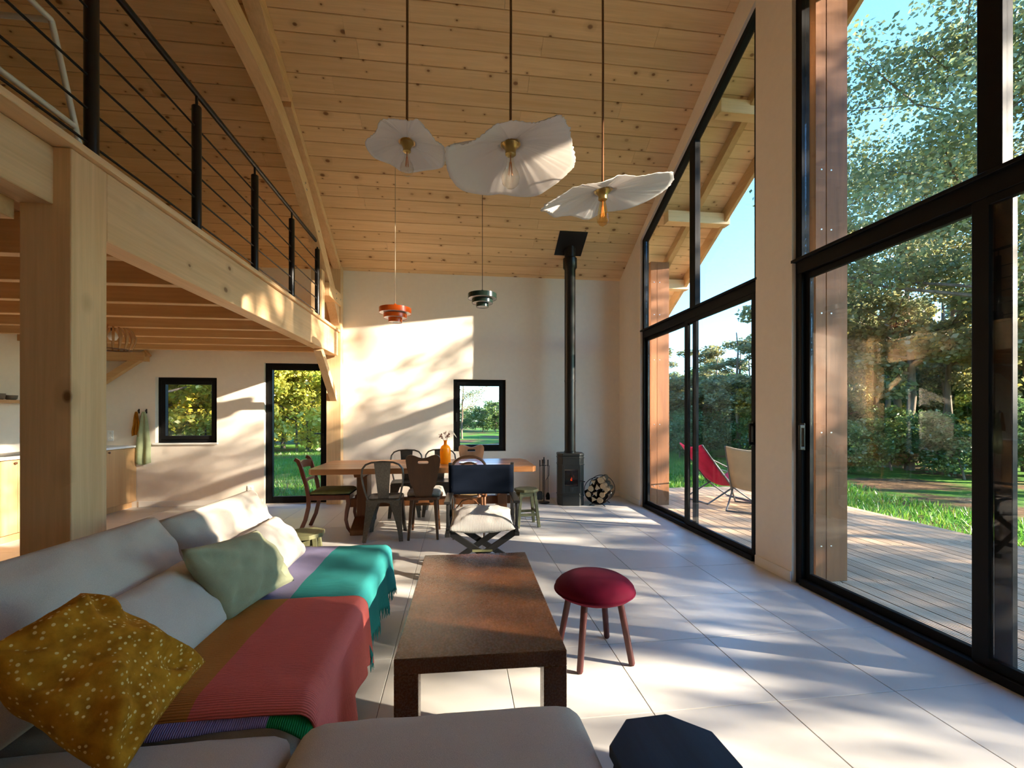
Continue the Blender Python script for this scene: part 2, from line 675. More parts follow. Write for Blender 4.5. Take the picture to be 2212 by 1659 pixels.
gb = MB()
X0, X1 = XR, XR + 0.11
gb.prism([(W1[1], 0), (YFAR, 0), (YFAR, zc(YFAR) + .02), (W1[1], zc(W1[1]) + .02)], X0, X1, YZ)
gb.prism([(W2[1], 0), (W1[0], 0), (W1[0], zc(W1[0]) + .02), (YRIDGE, zc(YRIDGE) + .02), (W2[1], zc(W2[1]) + .02)], X0, X1, YZ)
gb.prism([(YB, 0), (W2[0], 0), (W2[0], zc(W2[0]) + .02), (YB, zc(YB) + .02)], X0, X1, YZ)
gb.prism([(W1[0], wtop(W1[0], 1)), (W1[1], wtop(W1[1], 1)), (W1[1], zc(W1[1]) + .02), (W1[0], zc(W1[0]) + .02)], X0, X1, YZ)
gb.prism([(W2[0], wtop(W2[0], 2)), (W2[1], wtop(W2[1], 2)), (W2[1], zc(W2[1]) + .02), (W2[0], zc(W2[0]) + .02)], X0, X1, YZ)
tag(gb.build('wall_right', M['plaster']), 'plastered gable wall between the tall black glazing', kind='structure')

# the wall behind the camera and the left gable
HB = []
bb = MB()
for a, b, z0, z1 in rect_wall(XL - 0.3, XR + 0.25, -0.2, 3.80, HB):
    bb.lo((a, YB - 0.28, z0), (b, YB, z1))
tag(bb.build('wall_front', M['plaster']), 'plastered wall behind the sofa', kind='structure')
lb = MB()
lb.lo((XL - 0.28, YB, 0), (XL, YFAR, 2.6))
lb.prism([(YB, 2.6), (YFAR, 2.6), (YFAR, zc(YFAR)), (YRIDGE, zc(YRIDGE)), (YB, zc(YB))], XL - 0.28, XL, YZ)
tag(lb.build('wall_left', M['plaster']), 'plastered kitchen wall on the far left', kind='structure')

# skirting
def skirting(name, a, b, label):
    tag(MB().lo(a, b).build(name, M['skirting'], bevel=0.003, seg=1), label, kind='structure')


skirting('baseboard_back', (H_D[1] + 0.03, YFAR - 0.013, 0), (XR, YFAR, 0.085), 'low pale skirting along the end wall')
skirting('baseboard_kitchen', (-4.62, YFAR - 0.013, 0), (H_D[0] - 0.02, YFAR, 0.085), 'low pale skirting under the kitchen window')
skirting('baseboard_right', (XR - 0.013, W1[1] + 0.01, 0), (XR, YFAR, 0.085), 'low pale skirting in the stove corner')
skirting('baseboard_pier', (XR - 0.013, W2[1] + 0.002, 0), (XR, W1[0] - 0.002, 0.085), 'low pale skirting at the foot of the pier')


# ---- black framed windows in the end wall
def ring(mb, u0, u1, z0, z1, w, y0, y1):
    mb.lo((u0, y0, z0), (u0 + w, y1, z1))
    mb.lo((u1 - w, y0, z0), (u1, y1, z1))
    mb.lo((u0 + w, y0, z0), (u1 - w, y1, z0 + w))
    mb.lo((u0 + w, y0, z1 - w), (u1 - w, y1, z1))


def far_window(name, hole, label, w1=0.045, w2=0.058, y=7.10, cat=None):
    root = struct(name)
    tag(root, label)
    u0, u1, z0, z1 = hole
    mb = MB()
    ring(mb, u0, u1, z0, z1, w1, y, y + 0.07)
    mb.build('frame', M['frame'], root, bevel=0.003, seg=1)
    mb = MB()
    ring(mb, u0 + w1, u1 - w1, z0 + w1, z1 - w1, w2, y - 0.012, y + 0.05)
    mb.build('sash', M['frame'], root, bevel=0.004, seg=1)
    k = w1 + w2
    MB().lo((u0 + k, y + 0.012, z0 + k), (u1 - k, y + 0.024, z1 - k)).build('pane', M['glass'], root)
    return root, (u0 + k, u1 - k, z0 + k, z1 - k)


wr, _ = far_window('window_1', H_R, 'black framed tall window above the dining table')
MB().lo((-0.025, 7.062, 1.24), (-0.005, 7.088, 1.38)).build('handle', M['black_metal'], wr, bevel=0.004)
wl, _ = far_window('window_2', H_L, 'black framed square window beside the hanging towels', y=7.12)
MB().lo((H_L[0] - 0.02, YFAR - 0.035, H_L[2] - 0.022), (H_L[1] + 0.02, YFAR + 0.1, H_L[2])).build('sill', M['plaster_white'], wl)
wd, _ = far_window('door_1', H_D, 'black framed glazed garden door beside the timber post', w1=0.04, w2=0.062)
h = MB().tube([(-2.045, 7.088, 1.06), (-2.045, 7.05, 1.06), (-2.17, 7.05, 1.06)], 0.009, 8)
h.lo((-2.058, 7.082, 0.99), (-2.032, 7.09, 1.13))
h.build('handle', M['black_metal'], wd, smooth=40)

# ---- the two glazed gable bays
FX0, FX1 = 2.712, 2.785


def bay_window(name, bay, Y, mull_low, mull_up, label, handle_y):
    root = struct(name)
    tag(root, label)
    y0, y1 = Y
    zt0, zt1 = wtop(y0, bay), wtop(y1, bay)
    w = 0.062
    f = MB()
    f.prism([(y0, 0), (y0 + w, 0), (y0 + w, wtop(y0 + w, bay)), (y0, zt0)], FX0, FX1, YZ)
    f.prism([(y1 - w, 0), (y1, 0), (y1, zt1), (y1 - w, wtop(y1 - w, bay))], FX0, FX1, YZ)
    f.prism([(y0 + w, wtop(y0 + w, bay) - w * 1.15), (y1 - w, wtop(y1 - w, bay) - w * 1.15), (y1 - w, wtop(y1 - w, bay)), (y0 + w, wtop(y0 + w, bay))], FX0, FX1, YZ)
    f.lo((FX0 - 0.025, y0 + w, 0.0), (FX1 + 0.03, y1 - w, 0.048))
    f.build('frame', M['frame'], root, bevel=0.004, seg=1)
    t = MB()
    t.lo((FX0 - 0.004, y0 + 0.01, 2.475), (FX1 + 0.004, y1 - 0.01, 2.60))
    t.lo((FX0 - 0.035, y0 - 0.012, 2.572), (FX0 + 0.01, y1 + 0.012, 2.596))
    t.build('transom', M['frame'], root, bevel=0.003, seg=1)
    mu = MB()
    ma, mb_ = mull_up
    mu.prism([(ma, 2.6), (mb_, 2.6), (mb_, wtop(mb_, bay) - 0.05), (ma, wtop(ma, bay) - 0.05)], FX0 + 0.004, FX1, YZ)
    mu.build('mullion', M['frame'], root, bevel=0.004, seg=1)
    # the upper panes
    xg = (FX0 + 0.03, FX0 + 0.042)
    MB().prism([(y0 + w, 2.6), (ma, 2.6), (ma, wtop(ma, bay) - 0.06), (y0 + w, wtop(y0 + w, bay) - 0.06)], *xg, YZ).build('pane', M['glass'], root)
    MB().prism([(mb_, 2.6), (y1 - w, 2.6), (y1 - w, wtop(y1 - w, bay) - 0.06), (mb_, wtop(mb_, bay) - 0.06)], *xg, YZ).build('pane', M['glass'], root)
    # two sliding leaves, one before the other
    ya, yb = mull_low
    for k, (p, q, xo) in enumerate(((y0 + w, yb, 0.0), (ya, y1 - w, 0.036))):
        s = MB()
        sw = 0.042
        x0, x1 = FX0 + xo, FX0 + xo + 0.034
        wide = 0.075
        lw = sw if k == 0 else wide
        rw = wide if k == 0 else sw
        s.lo((x0, p, 0.048), (x1, p + lw, 2.475))
        s.lo((x0, q - rw, 0.048), (x1, q, 2.475))
        s.lo((x0, p + lw, 0.048), (x1, q - rw, 0.048 + 0.05))
        s.lo((x0, p + lw, 2.475 - 0.045), (x1, q - rw, 2.475))
        leaf = s.build('sliding_leaf', M['frame'], root, bevel=0.003, seg=1)
        MB().lo((x0 + 0.012, p + lw, 0.098), (x0 + 0.02, q - rw, 2.43)).build('pane', M['glass'], leaf)
    hb = MB()
    hb.lo((FX0 - 0.012, handle_y - 0.022, 1.07), (FX0, handle_y + 0.022, 1.285))
    hb.lo((FX0 - 0.05, handle_y - 0.034, 1.075), (FX0 - 0.012, handle_y - 0.018, 1.10))
    hb.lo((FX0 - 0.05, handle_y - 0.034, 1.245), (FX0 - 0.012, handle_y - 0.018, 1.27))
    hb.lo((FX0 - 0.058, handle_y - 0.036, 1.075), (FX0 - 0.044, handle_y - 0.016, 1.27))
    hb.build('handle', M['black_metal'], root, bevel=0.003, seg=1)
    return root


bay_window('window_3', 1, W1, (4.80, 5.00), (4.77, 4.89), 'tall black glazed bay with sliding door behind the stove corner', 3.76)
bay_window('window_4', 2, W2, (1.87, 2.02), (1.89, 2.0), 'tall black glazed bay with sliding door nearest the camera', 3.165)
for yy in (4.94, 1.97):
    portal('window_light_portal', (2.93, yy, 2.55), 5.1, 2.55, (0, PI / 2, 0))

# ---- timber frame: mezzanine beam, posts, joists
mz = struct('mezzanine')
tag(mz, 'timber mezzanine over the kitchen')
b = MB()
b.lo((XB - 0.14, 2.49, 2.238), (XB, YFAR - 0.17, 2.59))
b.build('edge_beam', M['beam_y'], mz, bevel=0.004, seg=1)
b = MB()
b.lo((-2.0, YB, 2.325), (-1.855, 2.285, 2.59))
b.build('edge_beam', M['beam_y'], mz, bevel=0.004, seg=1)
MB().lo((-2.05, YB, 2.592), (XB + 0.028, YFAR - 0.1, 2.628)).build('edge_board', M['beam_y'], mz, bevel=0.003, seg=1)
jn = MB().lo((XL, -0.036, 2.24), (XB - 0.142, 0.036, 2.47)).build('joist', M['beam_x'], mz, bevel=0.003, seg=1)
ys = [6.55 - 0.54 * k for k in range(13)]
for k, y in enumerate(ys):
    o = jn if k == 0 else jn.copy()
    if k:
        COL.objects.link(o)
    o.location = (0, y, 0)
    if y < 2.5:                                    # the nearer joists stop at the lower trimmer
        o.scale = ((-2.0 - XL) / (XB - 0.142 - XL), 1, 1)
        o.location = (XL - XL * o.scale[0], y, 0)
for k in range(26):                                # boards on the joists
    xa = XL + k * 0.13
    if xa + 0.128 > -2.0:
        break
    MB().lo((xa, YB, 2.472), (xa + 0.127, YFAR, 2.60)).build('deck_board', M['beam_y'], mz)
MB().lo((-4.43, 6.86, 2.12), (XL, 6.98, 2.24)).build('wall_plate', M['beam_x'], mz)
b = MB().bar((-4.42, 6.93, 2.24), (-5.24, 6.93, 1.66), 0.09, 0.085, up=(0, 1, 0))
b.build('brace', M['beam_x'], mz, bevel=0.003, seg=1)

po = struct('timber_post')
tag(po, 'thick square spruce post rising behind the sofa')
MB().lo((-1.995, 2.28, 0), (XB, 2.49, 2.592)).build('shaft', M['beam_z'], po, bevel=0.006)
pw = struct('timber_wall_post')
tag(pw, 'spruce post against the end wall beside the garden door')
MB().lo((-1.955, 6.90, 0), (-1.745, YFAR, 3.60)).build('shaft', M['beam_z'], pw, bevel=0.005)

# ---- roof truss: arch, rafter, tie, struts
tr = struct('roof_truss')
tag(tr, 'curved spruce roof truss above the railing')
XT0, XT1 = -1.885, -1.765
arch_b = [(6.95, 2.63), (6.75, 2.86), (6.40, 3.17), (5.88, 3.60), (5.41, 3.95), (5.0, 4.18), (4.6, 4.36), (4.2, 4.46), (3.8, 4.51), (3.47, 4.52)]
arch_b += [(2 * YRIDGE - y, z) for y, z in arch_b[-2::-1]]


def smooth_curve(pts, n=4):
    res = []
    P = [Vector((a, b_, 0)) for a, b_ in pts]
    for i in range(len(P) - 1):
        p0, p1, p2, p3 = P[max(i - 1, 0)], P[i], P[i + 1], P[min(i + 2, len(P) - 1)]
        for k in range(n):
            t = k / n
            q = 0.5 * ((2 * p1) + (-p0 + p2) * t + (2 * p0 - 5 * p1 + 4 * p2 - p3) * t * t + (-p0 + 3 * p1 - 3 * p2 + p3) * t ** 3)
            res.append((q.x, q.y))
    res.append(pts[-1])
    return res


ac = smooth_curve(arch_b)


def offset_curve(c, d):
    res = []
    for i, (y, z) in enumerate(c):
        a, b_ = c[max(i - 1, 0)], c[min(i + 1, len(c) - 1)]
        t = Vector((b_[0] - a[0], b_[1] - a[1])).normalized()
        n = Vector((t.y, -t.x))
        if n.y < 0 and abs(n.y) > 1e-3:
            n = -n
        res.append((y + n.x * d, z + n.y * d))
    return res


for lam, (d0, d1) in enumerate(((0.0, 0.093), (0.095, 0.19))):
    lo_, hi_ = offset_curve(ac, d0), offset_curve(ac, d1)
    mb = MB()
    vs, fs = [], []
    for (a, b_) in zip(lo_, hi_):
        vs += [(XT0, a[0], a[1]), (XT1, a[0], a[1]), (XT1, b_[0], b_[1]), (XT0, b_[0], b_[1])]
    n = len(lo_)
    for i in range(n - 1):
        for k in range(4):
            p, q = i * 4 + k, i * 4 + (k + 1) % 4
            fs.append((p, q, q + 4, p + 4))
    fs += [(3, 2, 1, 0), tuple((n - 1) * 4 + k for k in range(4))]
    mb.add(vs, fs)
    mb.build('arch_lamination', M['beam_y'], tr, smooth=25)
for sgn in (1, -1):
    f_ = (lambda y: y) if sgn == 1 else (lambda y: 2 * YRIDGE - y)
    pts = [(f_(YRIDGE), zc(YRIDGE) - 0.004), (f_(4.92), zc(4.92) - 0.004), (f_(4.86), zc(4.86) - 0.15), (f_(4.80), zc(4.80) - 0.18), (f_(YRIDGE), zc(YRIDGE) - 0.19)]
    MB().prism(pts, XT0 + 0.0, XT1 + 0.035, YZ).build('rafter', M['beam_y'], tr, bevel=0.004, seg=1)
    pts = [(f_(4.94), zc(4.94) - 0.004), (f_(7.0), zc(7.0) - 0.004), (f_(7.0), zc(7.0) - 0.11), (f_(4.94), zc(4.94) - 0.11)]
    MB().prism(pts, XT0 + 0.02, XT1 + 0.01, YZ).build('rafter', M['beam_y'], tr, bevel=0.003, seg=1)
    MB().lo((XT0 - 0.02, min(f_(6.28), f_(6.90)), 2.98), (XT1 + 0.03, max(f_(6.28), f_(6.90)), 3.16)).build('tie', M['beam_y'], tr, bevel=0.004, seg=1)
    MB().lo((XT0 - 0.05, min(f_(6.14), f_(6.26)), 2.628), (XT1 - 0.03, max(f_(6.14), f_(6.26)), 3.30)).build('strut', M['beam_z'], tr, bevel=0.004, seg=1)
    MB().bar((-1.85, f_(6.16), 2.24), (-1.85, f_(6.94), 1.58), 0.09, 0.10, up=(1, 0, 0)).build('brace', M['beam_y'], tr, bevel=0.003, seg=1)
    for (yy, zz) in ((5.40, 4.06), (5.44, 4.0), (5.90, 3.70), (6.62, 3.10), (6.62, 3.03), (6.84, 3.07)):
        MB().lathe([(0.0, 0), (0.011, 0), (0.013, 0.004), (0.011, 0.008), (0, 0.008)], 10, (0, 0, 0),
                   Matrix.Translation((XT1 + 0.0 if yy < 6.3 else XT1 + 0.03, f_(yy), zz)) @ Matrix.Rotation(PI / 2, 4, 'Y')).build('bolt', M['chrome'], tr, smooth=40)
    for (yy, zz) in ((6.24, 2.17), (6.28, 2.14), (6.88, 1.64)):
        MB().lathe([(0.0, 0), (0.01, 0), (0.012, 0.004), (0.01, 0.008), (0, 0.008)], 10, (0, 0, 0),
                   Matrix.Translation((-1.80, f_(yy), zz)) @ Matrix.Rotation(PI / 2, 4, 'Y')).build('bolt', M['chrome'], tr, smooth=40)

# ---- balustrade
bal = thing('balustrade', 'black steel railing with thin horizontal bars along the mezzanine edge', 'railing', (0, 0, 0))
RX = -1.805
for k in range(8):
    y = 2.427 + 0.888 * (k - 3)
    if y > 6.1:
        break
    if y < YB + .1:
        continue
    MB().lathe([(0.0, 2.628), (0.03, 2.628), (0.03, 3.495), (0.026, 3.50), (0.009, 3.502), (0.009, 3.575), (0, 3.575)], 16, (RX, y, 0)).build('post', M['black_metal'], bal, smooth=40)
MB().tube([(RX, YB + 0.02, 3.588), (RX, 6.02, 3.588)], 0.02, 12).build('handrail', M['black_metal'], bal, smooth=40)
for z in (2.69, 2.855, 3.02, 3.185, 3.35):
    MB().tube([(RX, YB + 0.02, z), (RX, 6.0, z)], 0.0065, 8).build('rail', M['black_metal'], bal, smooth=40)


# ================================================================== OUTSIDE
def ground_mat():
    m, nt, out = new_mat('meadow_ground')
    v = coords(nt, (1, 1, 1), jitter=False)
    n1 = node(nt, 'ShaderNodeTexNoise', Scale=0.35, Detail=5.0, Roughness=0.6)
    n2 = node(nt, 'ShaderNodeTexNoise', Scale=9.0, Detail=6.0, Roughness=0.7)
    for n in (n1, n2):
        nt.links.new(v, n.inputs['Vector'])
    g = ramp(nt, n2.outputs[0], [(0.3, (0.035, 0.10, 0.012)), (0.7, (0.10, 0.23, 0.03))])
    br = ramp(nt, n2.outputs[0], [(0.3, (0.06, 0.035, 0.018)), (0.7, (0.20, 0.12, 0.06))])
    f = ramp(nt, n1.outputs[0], [(0.50, 0.0), (0.58, 1.0)])
    c = mix(nt, f, g, br)
    principled(nt, out, c, 0.95, 0.1, 0.0, n2.outputs[0], 0.6, 0.08)
    return m


M['ground'] = ground_mat()
gm = MB()
N = 60
vs, fs = [], []
for i in range(N + 1):
    for j in range(N + 1):
        x = -70 + 150 * i / N
        y = -50 + 150 * j / N
        d = max(0, max(x - 7, y - 9, -7 - x, -3 - y))
        z = -0.28 + min(1, d / 8) * (0.10 * vnoise(x * 0.2, y * 0.2) + 0.04 * vnoise(x * 0.7, y * 0.7, 3))
        vs.append((x, y, z))
for i in range(N):
    for j in range(N):
        a = i * (N + 1) + j
        fs.append((a, a + N + 1, a + N + 2, a + 1))
gm.add(vs, fs)
tag(gm.build('ground', M['ground'], smooth=180), 'green meadow and leaf-strewn ground outside the house', kind='structure')


def deck_mat():
    m, nt, out = new_mat('weathered_grooved_decking')
    v = coords(nt, (30, 1.2, 30))
    n1 = node(nt, 'ShaderNodeTexNoise', Scale=1.0, Detail=5.0)
    nt.links.new(v, n1.inputs['Vector'])
    tc = nt.nodes.new('ShaderNodeTexCoord')
    w = node(nt, 'ShaderNodeTexWave', Scale=14.0)
    w.bands_direction = 'X'
    nt.links.new(tc.outputs['Object'], w.inputs['Vector'])
    c = ramp(nt, n1.outputs[0], [(0.3, (0.46, 0.31, 0.185)), (0.7, (0.64, 0.46, 0.30))])
    oi = nt.nodes.new('ShaderNodeObjectInfo')
    t = ramp(nt, oi.outputs['Random'], [(0, 0.78), (1, 1.05)])
    c = mix(nt, 1.0, c, t, 'MULTIPLY')
    g = ramp(nt, w.outputs[0], [(0.1, 0.55), (0.4, 1.0)])
    c = mix(nt, 1.0, c, g, 'MULTIPLY')
    principled(nt, out, c, 0.75, 0.25, 0.0, w.outputs[0], 0.6, 0.006)
    return m


M['deck'] = deck_mat()
deck = MB().lo((2.92, -4.0, -0.27), (5.86, 8.0, -0.09)).build('deck', M['outer_post'])
tag(deck, 'grooved timber terrace outside the glazing', kind='structure')
dm = MB().lo((-0.069, -0.5, -0.028), (0.069, 0.5, 0.0)).build('deck_board', M['deck'], deck, bevel=0.004, seg=1)
kk = 0
for i in range(21):
    x = 2.98 + i * 0.1445
    cuts = [-4.0, -0.6 + 2.4 * (i % 2), 4.2 - 1.8 * (i % 3) * 0.5, 8.02]
    cuts = sorted(cuts)
    for a, b_ in zip(cuts[:-1], cuts[1:]):
        o = dm if kk == 0 else dm.copy()
        if kk:
            COL.objects.link(o)
        kk += 1
        o.location = (x, (a + b_) / 2, -0.05)
        o.scale = (1, b_ - a - 0.004, 1)

# timber outside the glazing: posts, purlins, barge rafters
pg = struct('porch_frame')
tag(pg, 'stained timber posts and purlins carrying the roof overhang')
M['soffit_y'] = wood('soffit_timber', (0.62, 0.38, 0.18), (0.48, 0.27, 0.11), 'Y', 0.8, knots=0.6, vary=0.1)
for (y, top) in ((3.40, 5.4), (6.55, 3.72)):
    for (xa, xb) in ((2.965, 3.065), (3.067, 3.265)):
        MB().lo((xa, y - 0.07, -0.05), (xb, y + 0.07, top)).build('post_board', M['outer_post'], pg, bevel=0.004, seg=1)
    for zz in (0.25, 1.2, 2.2, 2.9, 3.4):
        for xx in (3.02, 3.11):
            MB().lathe([(0, 0), (0.008, 0), (0.006, 0.004), (0, 0.005)], 8, (0, 0, 0),
                       Matrix.Translation((xx, y - 0.07, zz)) @ Matrix.Rotation(PI / 2, 4, 'X')).build('screw', M['chrome'], pg, smooth=40)
for y in (3.47, 4.62, 5.85, 6.95):
    MB().lo((2.90, y - 0.07, zc(y) - 0.20), (XOUT + 0.04, y + 0.07, zc(y + 0.07) - 0.004)).build('purlin', M['spruce_x'], pg, bevel=0.004, seg=1)
for (xa, xb, dp) in ((XOUT - 0.05, XOUT, 0.20), (3.25, 3.33, 0.14)):
    MB().prism([(YFAR + 0.86, zc(YFAR + 0.86) - dp), (YRIDGE, zc(YRIDGE) - dp), (YRIDGE, zc(YRIDGE) - 0.002), (YFAR + 0.86, zc(YFAR + 0.86) - 0.002)], xa, xb, YZ).build('barge_rafter', M['soffit_y'], pg, bevel=0.003, seg=1)
    MB().prism([(-1.0, zc(-1.0) - dp), (YRIDGE, zc(YRIDGE) - dp), (YRIDGE, zc(YRIDGE) - 0.002), (-1.0, zc(-1.0) - 0.002)], xa, xb, YZ).build('barge_rafter', M['soffit_y'], pg, bevel=0.003, seg=1)

# ------------------------------------------------------------------ trees
M['bark'] = wood('bark', (0.20, 0.15, 0.11), (0.07, 0.05, 0.035), 'Z', 0.4, rough=0.95, contrast=1.5, bump_s=0.8)
M['leaf_olive'] = leaf_mat('olive_leaves', [(0.15, 0.18, 0.09), (0.20, 0.23, 0.11), (0.25, 0.27, 0.13), (0.22, 0.23, 0.14), (0.42, 0.36, 0.11)])
M['leaf_gold'] = leaf_mat('gold_green_leaves', [(0.34, 0.40, 0.06), (0.50, 0.50, 0.09), (0.62, 0.54, 0.10), (0.40, 0.44, 0.07)])
M['leaf_dark'] = leaf_mat('dark_bush_leaves', [(0.06, 0.12, 0.04), (0.10, 0.18, 0.06), (0.15, 0.23, 0.08)])


def leaf_mesh(name, mat, n, clusters, size, seed, parent):
    """n leaves around cluster centres (x, y, z, radius)"""
    rg = np.random.default_rng(seed)
    cl = np.array(clusters)
    w = cl[:, 3] ** 2
    idx = rg.choice(len(cl), n, p=w / w.sum())
    d = rg.normal(size=(n, 3))
    d /= np.linalg.norm(d, axis=1)[:, None]
    r = cl[idx, 3] * rg.random(n) ** 0.45
    pos = cl[idx, :3] + d * r[:, None] * np.array([1, 1, 0.62])
    a = rg.normal(size=(n, 3))
    a[:, 2] *= 0.6
    a /= np.linalg.norm(a, axis=1)[:, None]
    b = np.cross(a, rg.normal(size=(n, 3)))
    b /= np.linalg.norm(b, axis=1)[:, None]
    s = size * rg.uniform(0.6, 1.25, n)[:, None]
    nn = np.cross(a, b)
    V = np.empty((n, 4, 3))
    V[:, 0] = pos - a * s * 0.5
    V[:, 1] = pos + b * s * 0.33 + nn * s * 0.10
    V[:, 2] = pos + a * s * 0.5
    V[:, 3] = pos - b * s * 0.33 + nn * s * 0.10
    me = bpy.data.meshes.new(name)
    me.vertices.add(n * 4)
    me.vertices.foreach_set('co', V.reshape(-1))
    me.loops.add(n * 4)
    me.loops.foreach_set('vertex_index', np.arange(n * 4, dtype=np.int32))
    me.polygons.add(n)
    me.polygons.foreach_set('loop_start', np.arange(0, n * 4, 4, dtype=np.int32))
    me.update(calc_edges=True)
    me.materials.append(mat)
    o = bpy.data.objects.new(name, me)
    COL.objects.link(o)
    o.parent = parent
    o['kind'] = 'stuff'
    return o


def make_tree(name, label, H, trunk_h, R, nleaf, size, mat, seed, trunk_r=0.16, ncl=46, low=0.0, group=None):
    rd = random.Random(seed)
    root = thing(name, label, 'tree', group=group)
    pts = [(0, 0, -0.2)]
    x = y = 0
    for k in range(1, 8):
        x += rd.uniform(-0.12, 0.12)
        y += rd.uniform(-0.12, 0.12)
        pts.append((x, y, H * 0.85 * k / 7))
    rr = [trunk_r * (1.15 - 0.95 * k / 7) for k in range(8)]
    tb = MB().tube(pts, rr, 9)
    cl = []
    cz = (trunk_h + H) / 2
    hz = (H - trunk_h) / 2
    for k in range(13):
        t = rd.uniform(0.30, 0.92)
        i = t * 7
        p = Vector(pts[int(i)]).lerp(Vector(pts[min(7, int(i) + 1)]), i - int(i))
        a = rd.uniform(0, 2 * PI)
        L = R * rd.uniform(0.55, 1.0) * (1.25 - 0.6 * t)
        q1 = p + Vector((math.cos(a) * L * 0.5, math.sin(a) * L * 0.5, L * 0.18))
        q2 = p + Vector((math.cos(a + .2) * L, math.sin(a + .2) * L, L * rd.uniform(0.2, 0.5)))
        r0 = trunk_r * 0.42 * (1.1 - t)
        tb.tube([p, q1, q2], [r0 + 0.01, r0 * 0.7 + 0.008, 0.008], 6)
        for u in (0.5, 0.8, 1.0):
            c = p.lerp(q2, u)
            cl.append((c.x, c.y, c.z, rd.uniform(0.45, 0.8) * R * 0.3))
        if rd.random() < 0.8:
            q3 = q1 + Vector((math.cos(a - .9) * L * .5, math.sin(a - .9) * L * .5, L * 0.25))
            tb.tube([q1, q3], [r0 * 0.6 + 0.006, 0.006], 5)
            cl.append((q3.x, q3.y, q3.z, 0.22 * R))
    while len(cl) < ncl:
        d = Vector((rd.gauss(0, 1), rd.gauss(0, 1), rd.gauss(0, 1))).normalized() * rd.random() ** 0.4
        z = cz + d.z * hz
        cl.append((d.x * R, d.y * R, max(low + 0.3, z), R * rd.uniform(0.16, 0.34)))
    tb.build('trunk', M['bark'], root, smooth=60)
    leaf_mesh('foliage', mat, nleaf, cl, size, seed, root)
    return root


oak = make_tree('oak_tree', 'large leafy oak with dark trunk at the edge of the terrace lawn', 10.5, 2.6, 3.6, 30000, 0.105, M['leaf_olive'], 11, 0.11, 70)
airy = make_tree('airy_oak_tree', 'airy oak beside the terrace on the sunny side', 10.5, 2.2, 3.6, 8200, 0.135, M['leaf_olive'], 17, 0.11, 64)
slim = make_tree('woodland_tree', 'slender woodland tree in the grey-green wood beyond the terrace', 9.5, 1.6, 2.1, 9000, 0.17, M['leaf_olive'], 12, 0.12, 52, group='trees of the wood beyond the terrace')
gold = make_tree('birch_tree', 'slender golden-green tree in the sunny wood beyond the garden door', 9.0, 0.4, 2.3, 13000, 0.16, M['leaf_gold'], 13, 0.11, 60, low=0.6, group='golden trees beyond the garden door')
bush = make_tree('bush', 'low leafy bush at the foot of the wood', 2.2, 0.0, 1.3, 8000, 0.11, M['leaf_dark'], 14, 0.03, 110, group='bushes at the foot of the wood')
bush['category'] = 'bush'
gbush = make_tree('golden_bush', 'broad golden-green bush in the sunny wood beyond the end wall', 2.6, 0.0, 1.5, 9000, 0.12, M['leaf_gold'], 15, 0.03, 110, group='golden bushes beyond the end wall')
gbush['category'] = 'bush'
GZ = -0.28


def place(proto, used, x, y, s=1.0, rz=None, label=None, group=None, sz=None, rd=random.Random(5)):
    o = proto if not used[0] else copy_tree(proto)
    used[0] = True
    o.location = (x, y, GZ)
    o.rotation_euler = (0, 0, rd.uniform(0, 6.28) if rz is None else rz)
    o.scale = (s, s, sz or s)
    if label:
        o['label'] = label
    if group:
        o['group'] = group
    elif group == '':
        del o['group']
    return o


def pol(deg, d):
    a = math.radians(deg)
    return d * math.sin(a), d * math.cos(a)


u_oak, u_slim, u_gold, u_bush, u_airy, u_gb = [False], [False], [False], [False], [False], [False]
# the near oak seen through the nearest glazing, and two more beside it
place(oak, u_oak, *pol(55, 13.5), 1.05, 0.4)
place(oak, u_oak, *pol(48.5, 18.0), 0.95, 2.1, 'leafy oak seen through the middle of the nearest glazing')
place(oak, u_oak, *pol(64, 15.0), 1.1, 4.0, 'leafy oak half hidden at the far edge of the nearest glazing')
rdt = random.Random(21)
# the wood to the right
for row, (d0, n, a0, a1) in enumerate(((19, 11, 25, 66), (24, 13, 22, 68), (30, 14, 20, 66), (38, 15, 18, 66))):
    for k in range(n):
        a = a0 + (a1 - a0) * (k + rdt.uniform(0.1, 0.9)) / n
        place(slim, u_slim, *pol(a, d0 + rdt.uniform(-2, 2)), rdt.uniform(0.72, 0.98), sz=rdt.uniform(0.50, 0.70) if a < 40 else rdt.uniform(0.85, 1.1))
# the golden wood beyond the end wall
for row, (d0, n, a0, a1) in enumerate(((20, 7, -42, -12), (25, 8, -44, -10), (31, 9, -44, -9))):
    for k in range(n):
        a = a0 + (a1 - a0) * (k + rdt.uniform(0.1, 0.9)) / n
        place(gold, u_gold, *pol(a, d0 + rdt.uniform(-1.5, 1.5)), rdt.uniform(0.8, 1.05))
# bushes: under the wood and seen through the tall window over the table
for k, (a, d, s) in enumerate(((28, 17, .8), (31, 19, .9), (35, 18, .8), (44, 15, .7), (48, 17, .9), (53, 16, .8), (58, 18, 1.0),
                               (38, 21, 1.0), (25, 22, 1.0), (3.2, 43, 1.3), (5.0, 41, 1.4), (6.8, 44, 1.3), (0.6, 46, 1.1))):
    far = d > 40
    place(bush, u_bush, *pol(a, d), s, label='round green bush in the meadow beyond the tall window over the table' if far else None, group='meadow bushes beyond the end wall' if far else None)
for k in range(26):
    place(bush, u_bush, *pol(18 + 50 * (k + rdt.random()) / 26, rdt.uniform(27, 33)), rdt.uniform(1.3, 2.0), sz=rdt.uniform(1.5, 2.2))
for k in range(16):
    place(gbush, u_gb, *pol(-46 + 38 * (k + rdt.random()) / 16, rdt.uniform(21, 29)), rdt.uniform(1.2, 1.7), sz=rdt.uniform(1.2, 2.0))
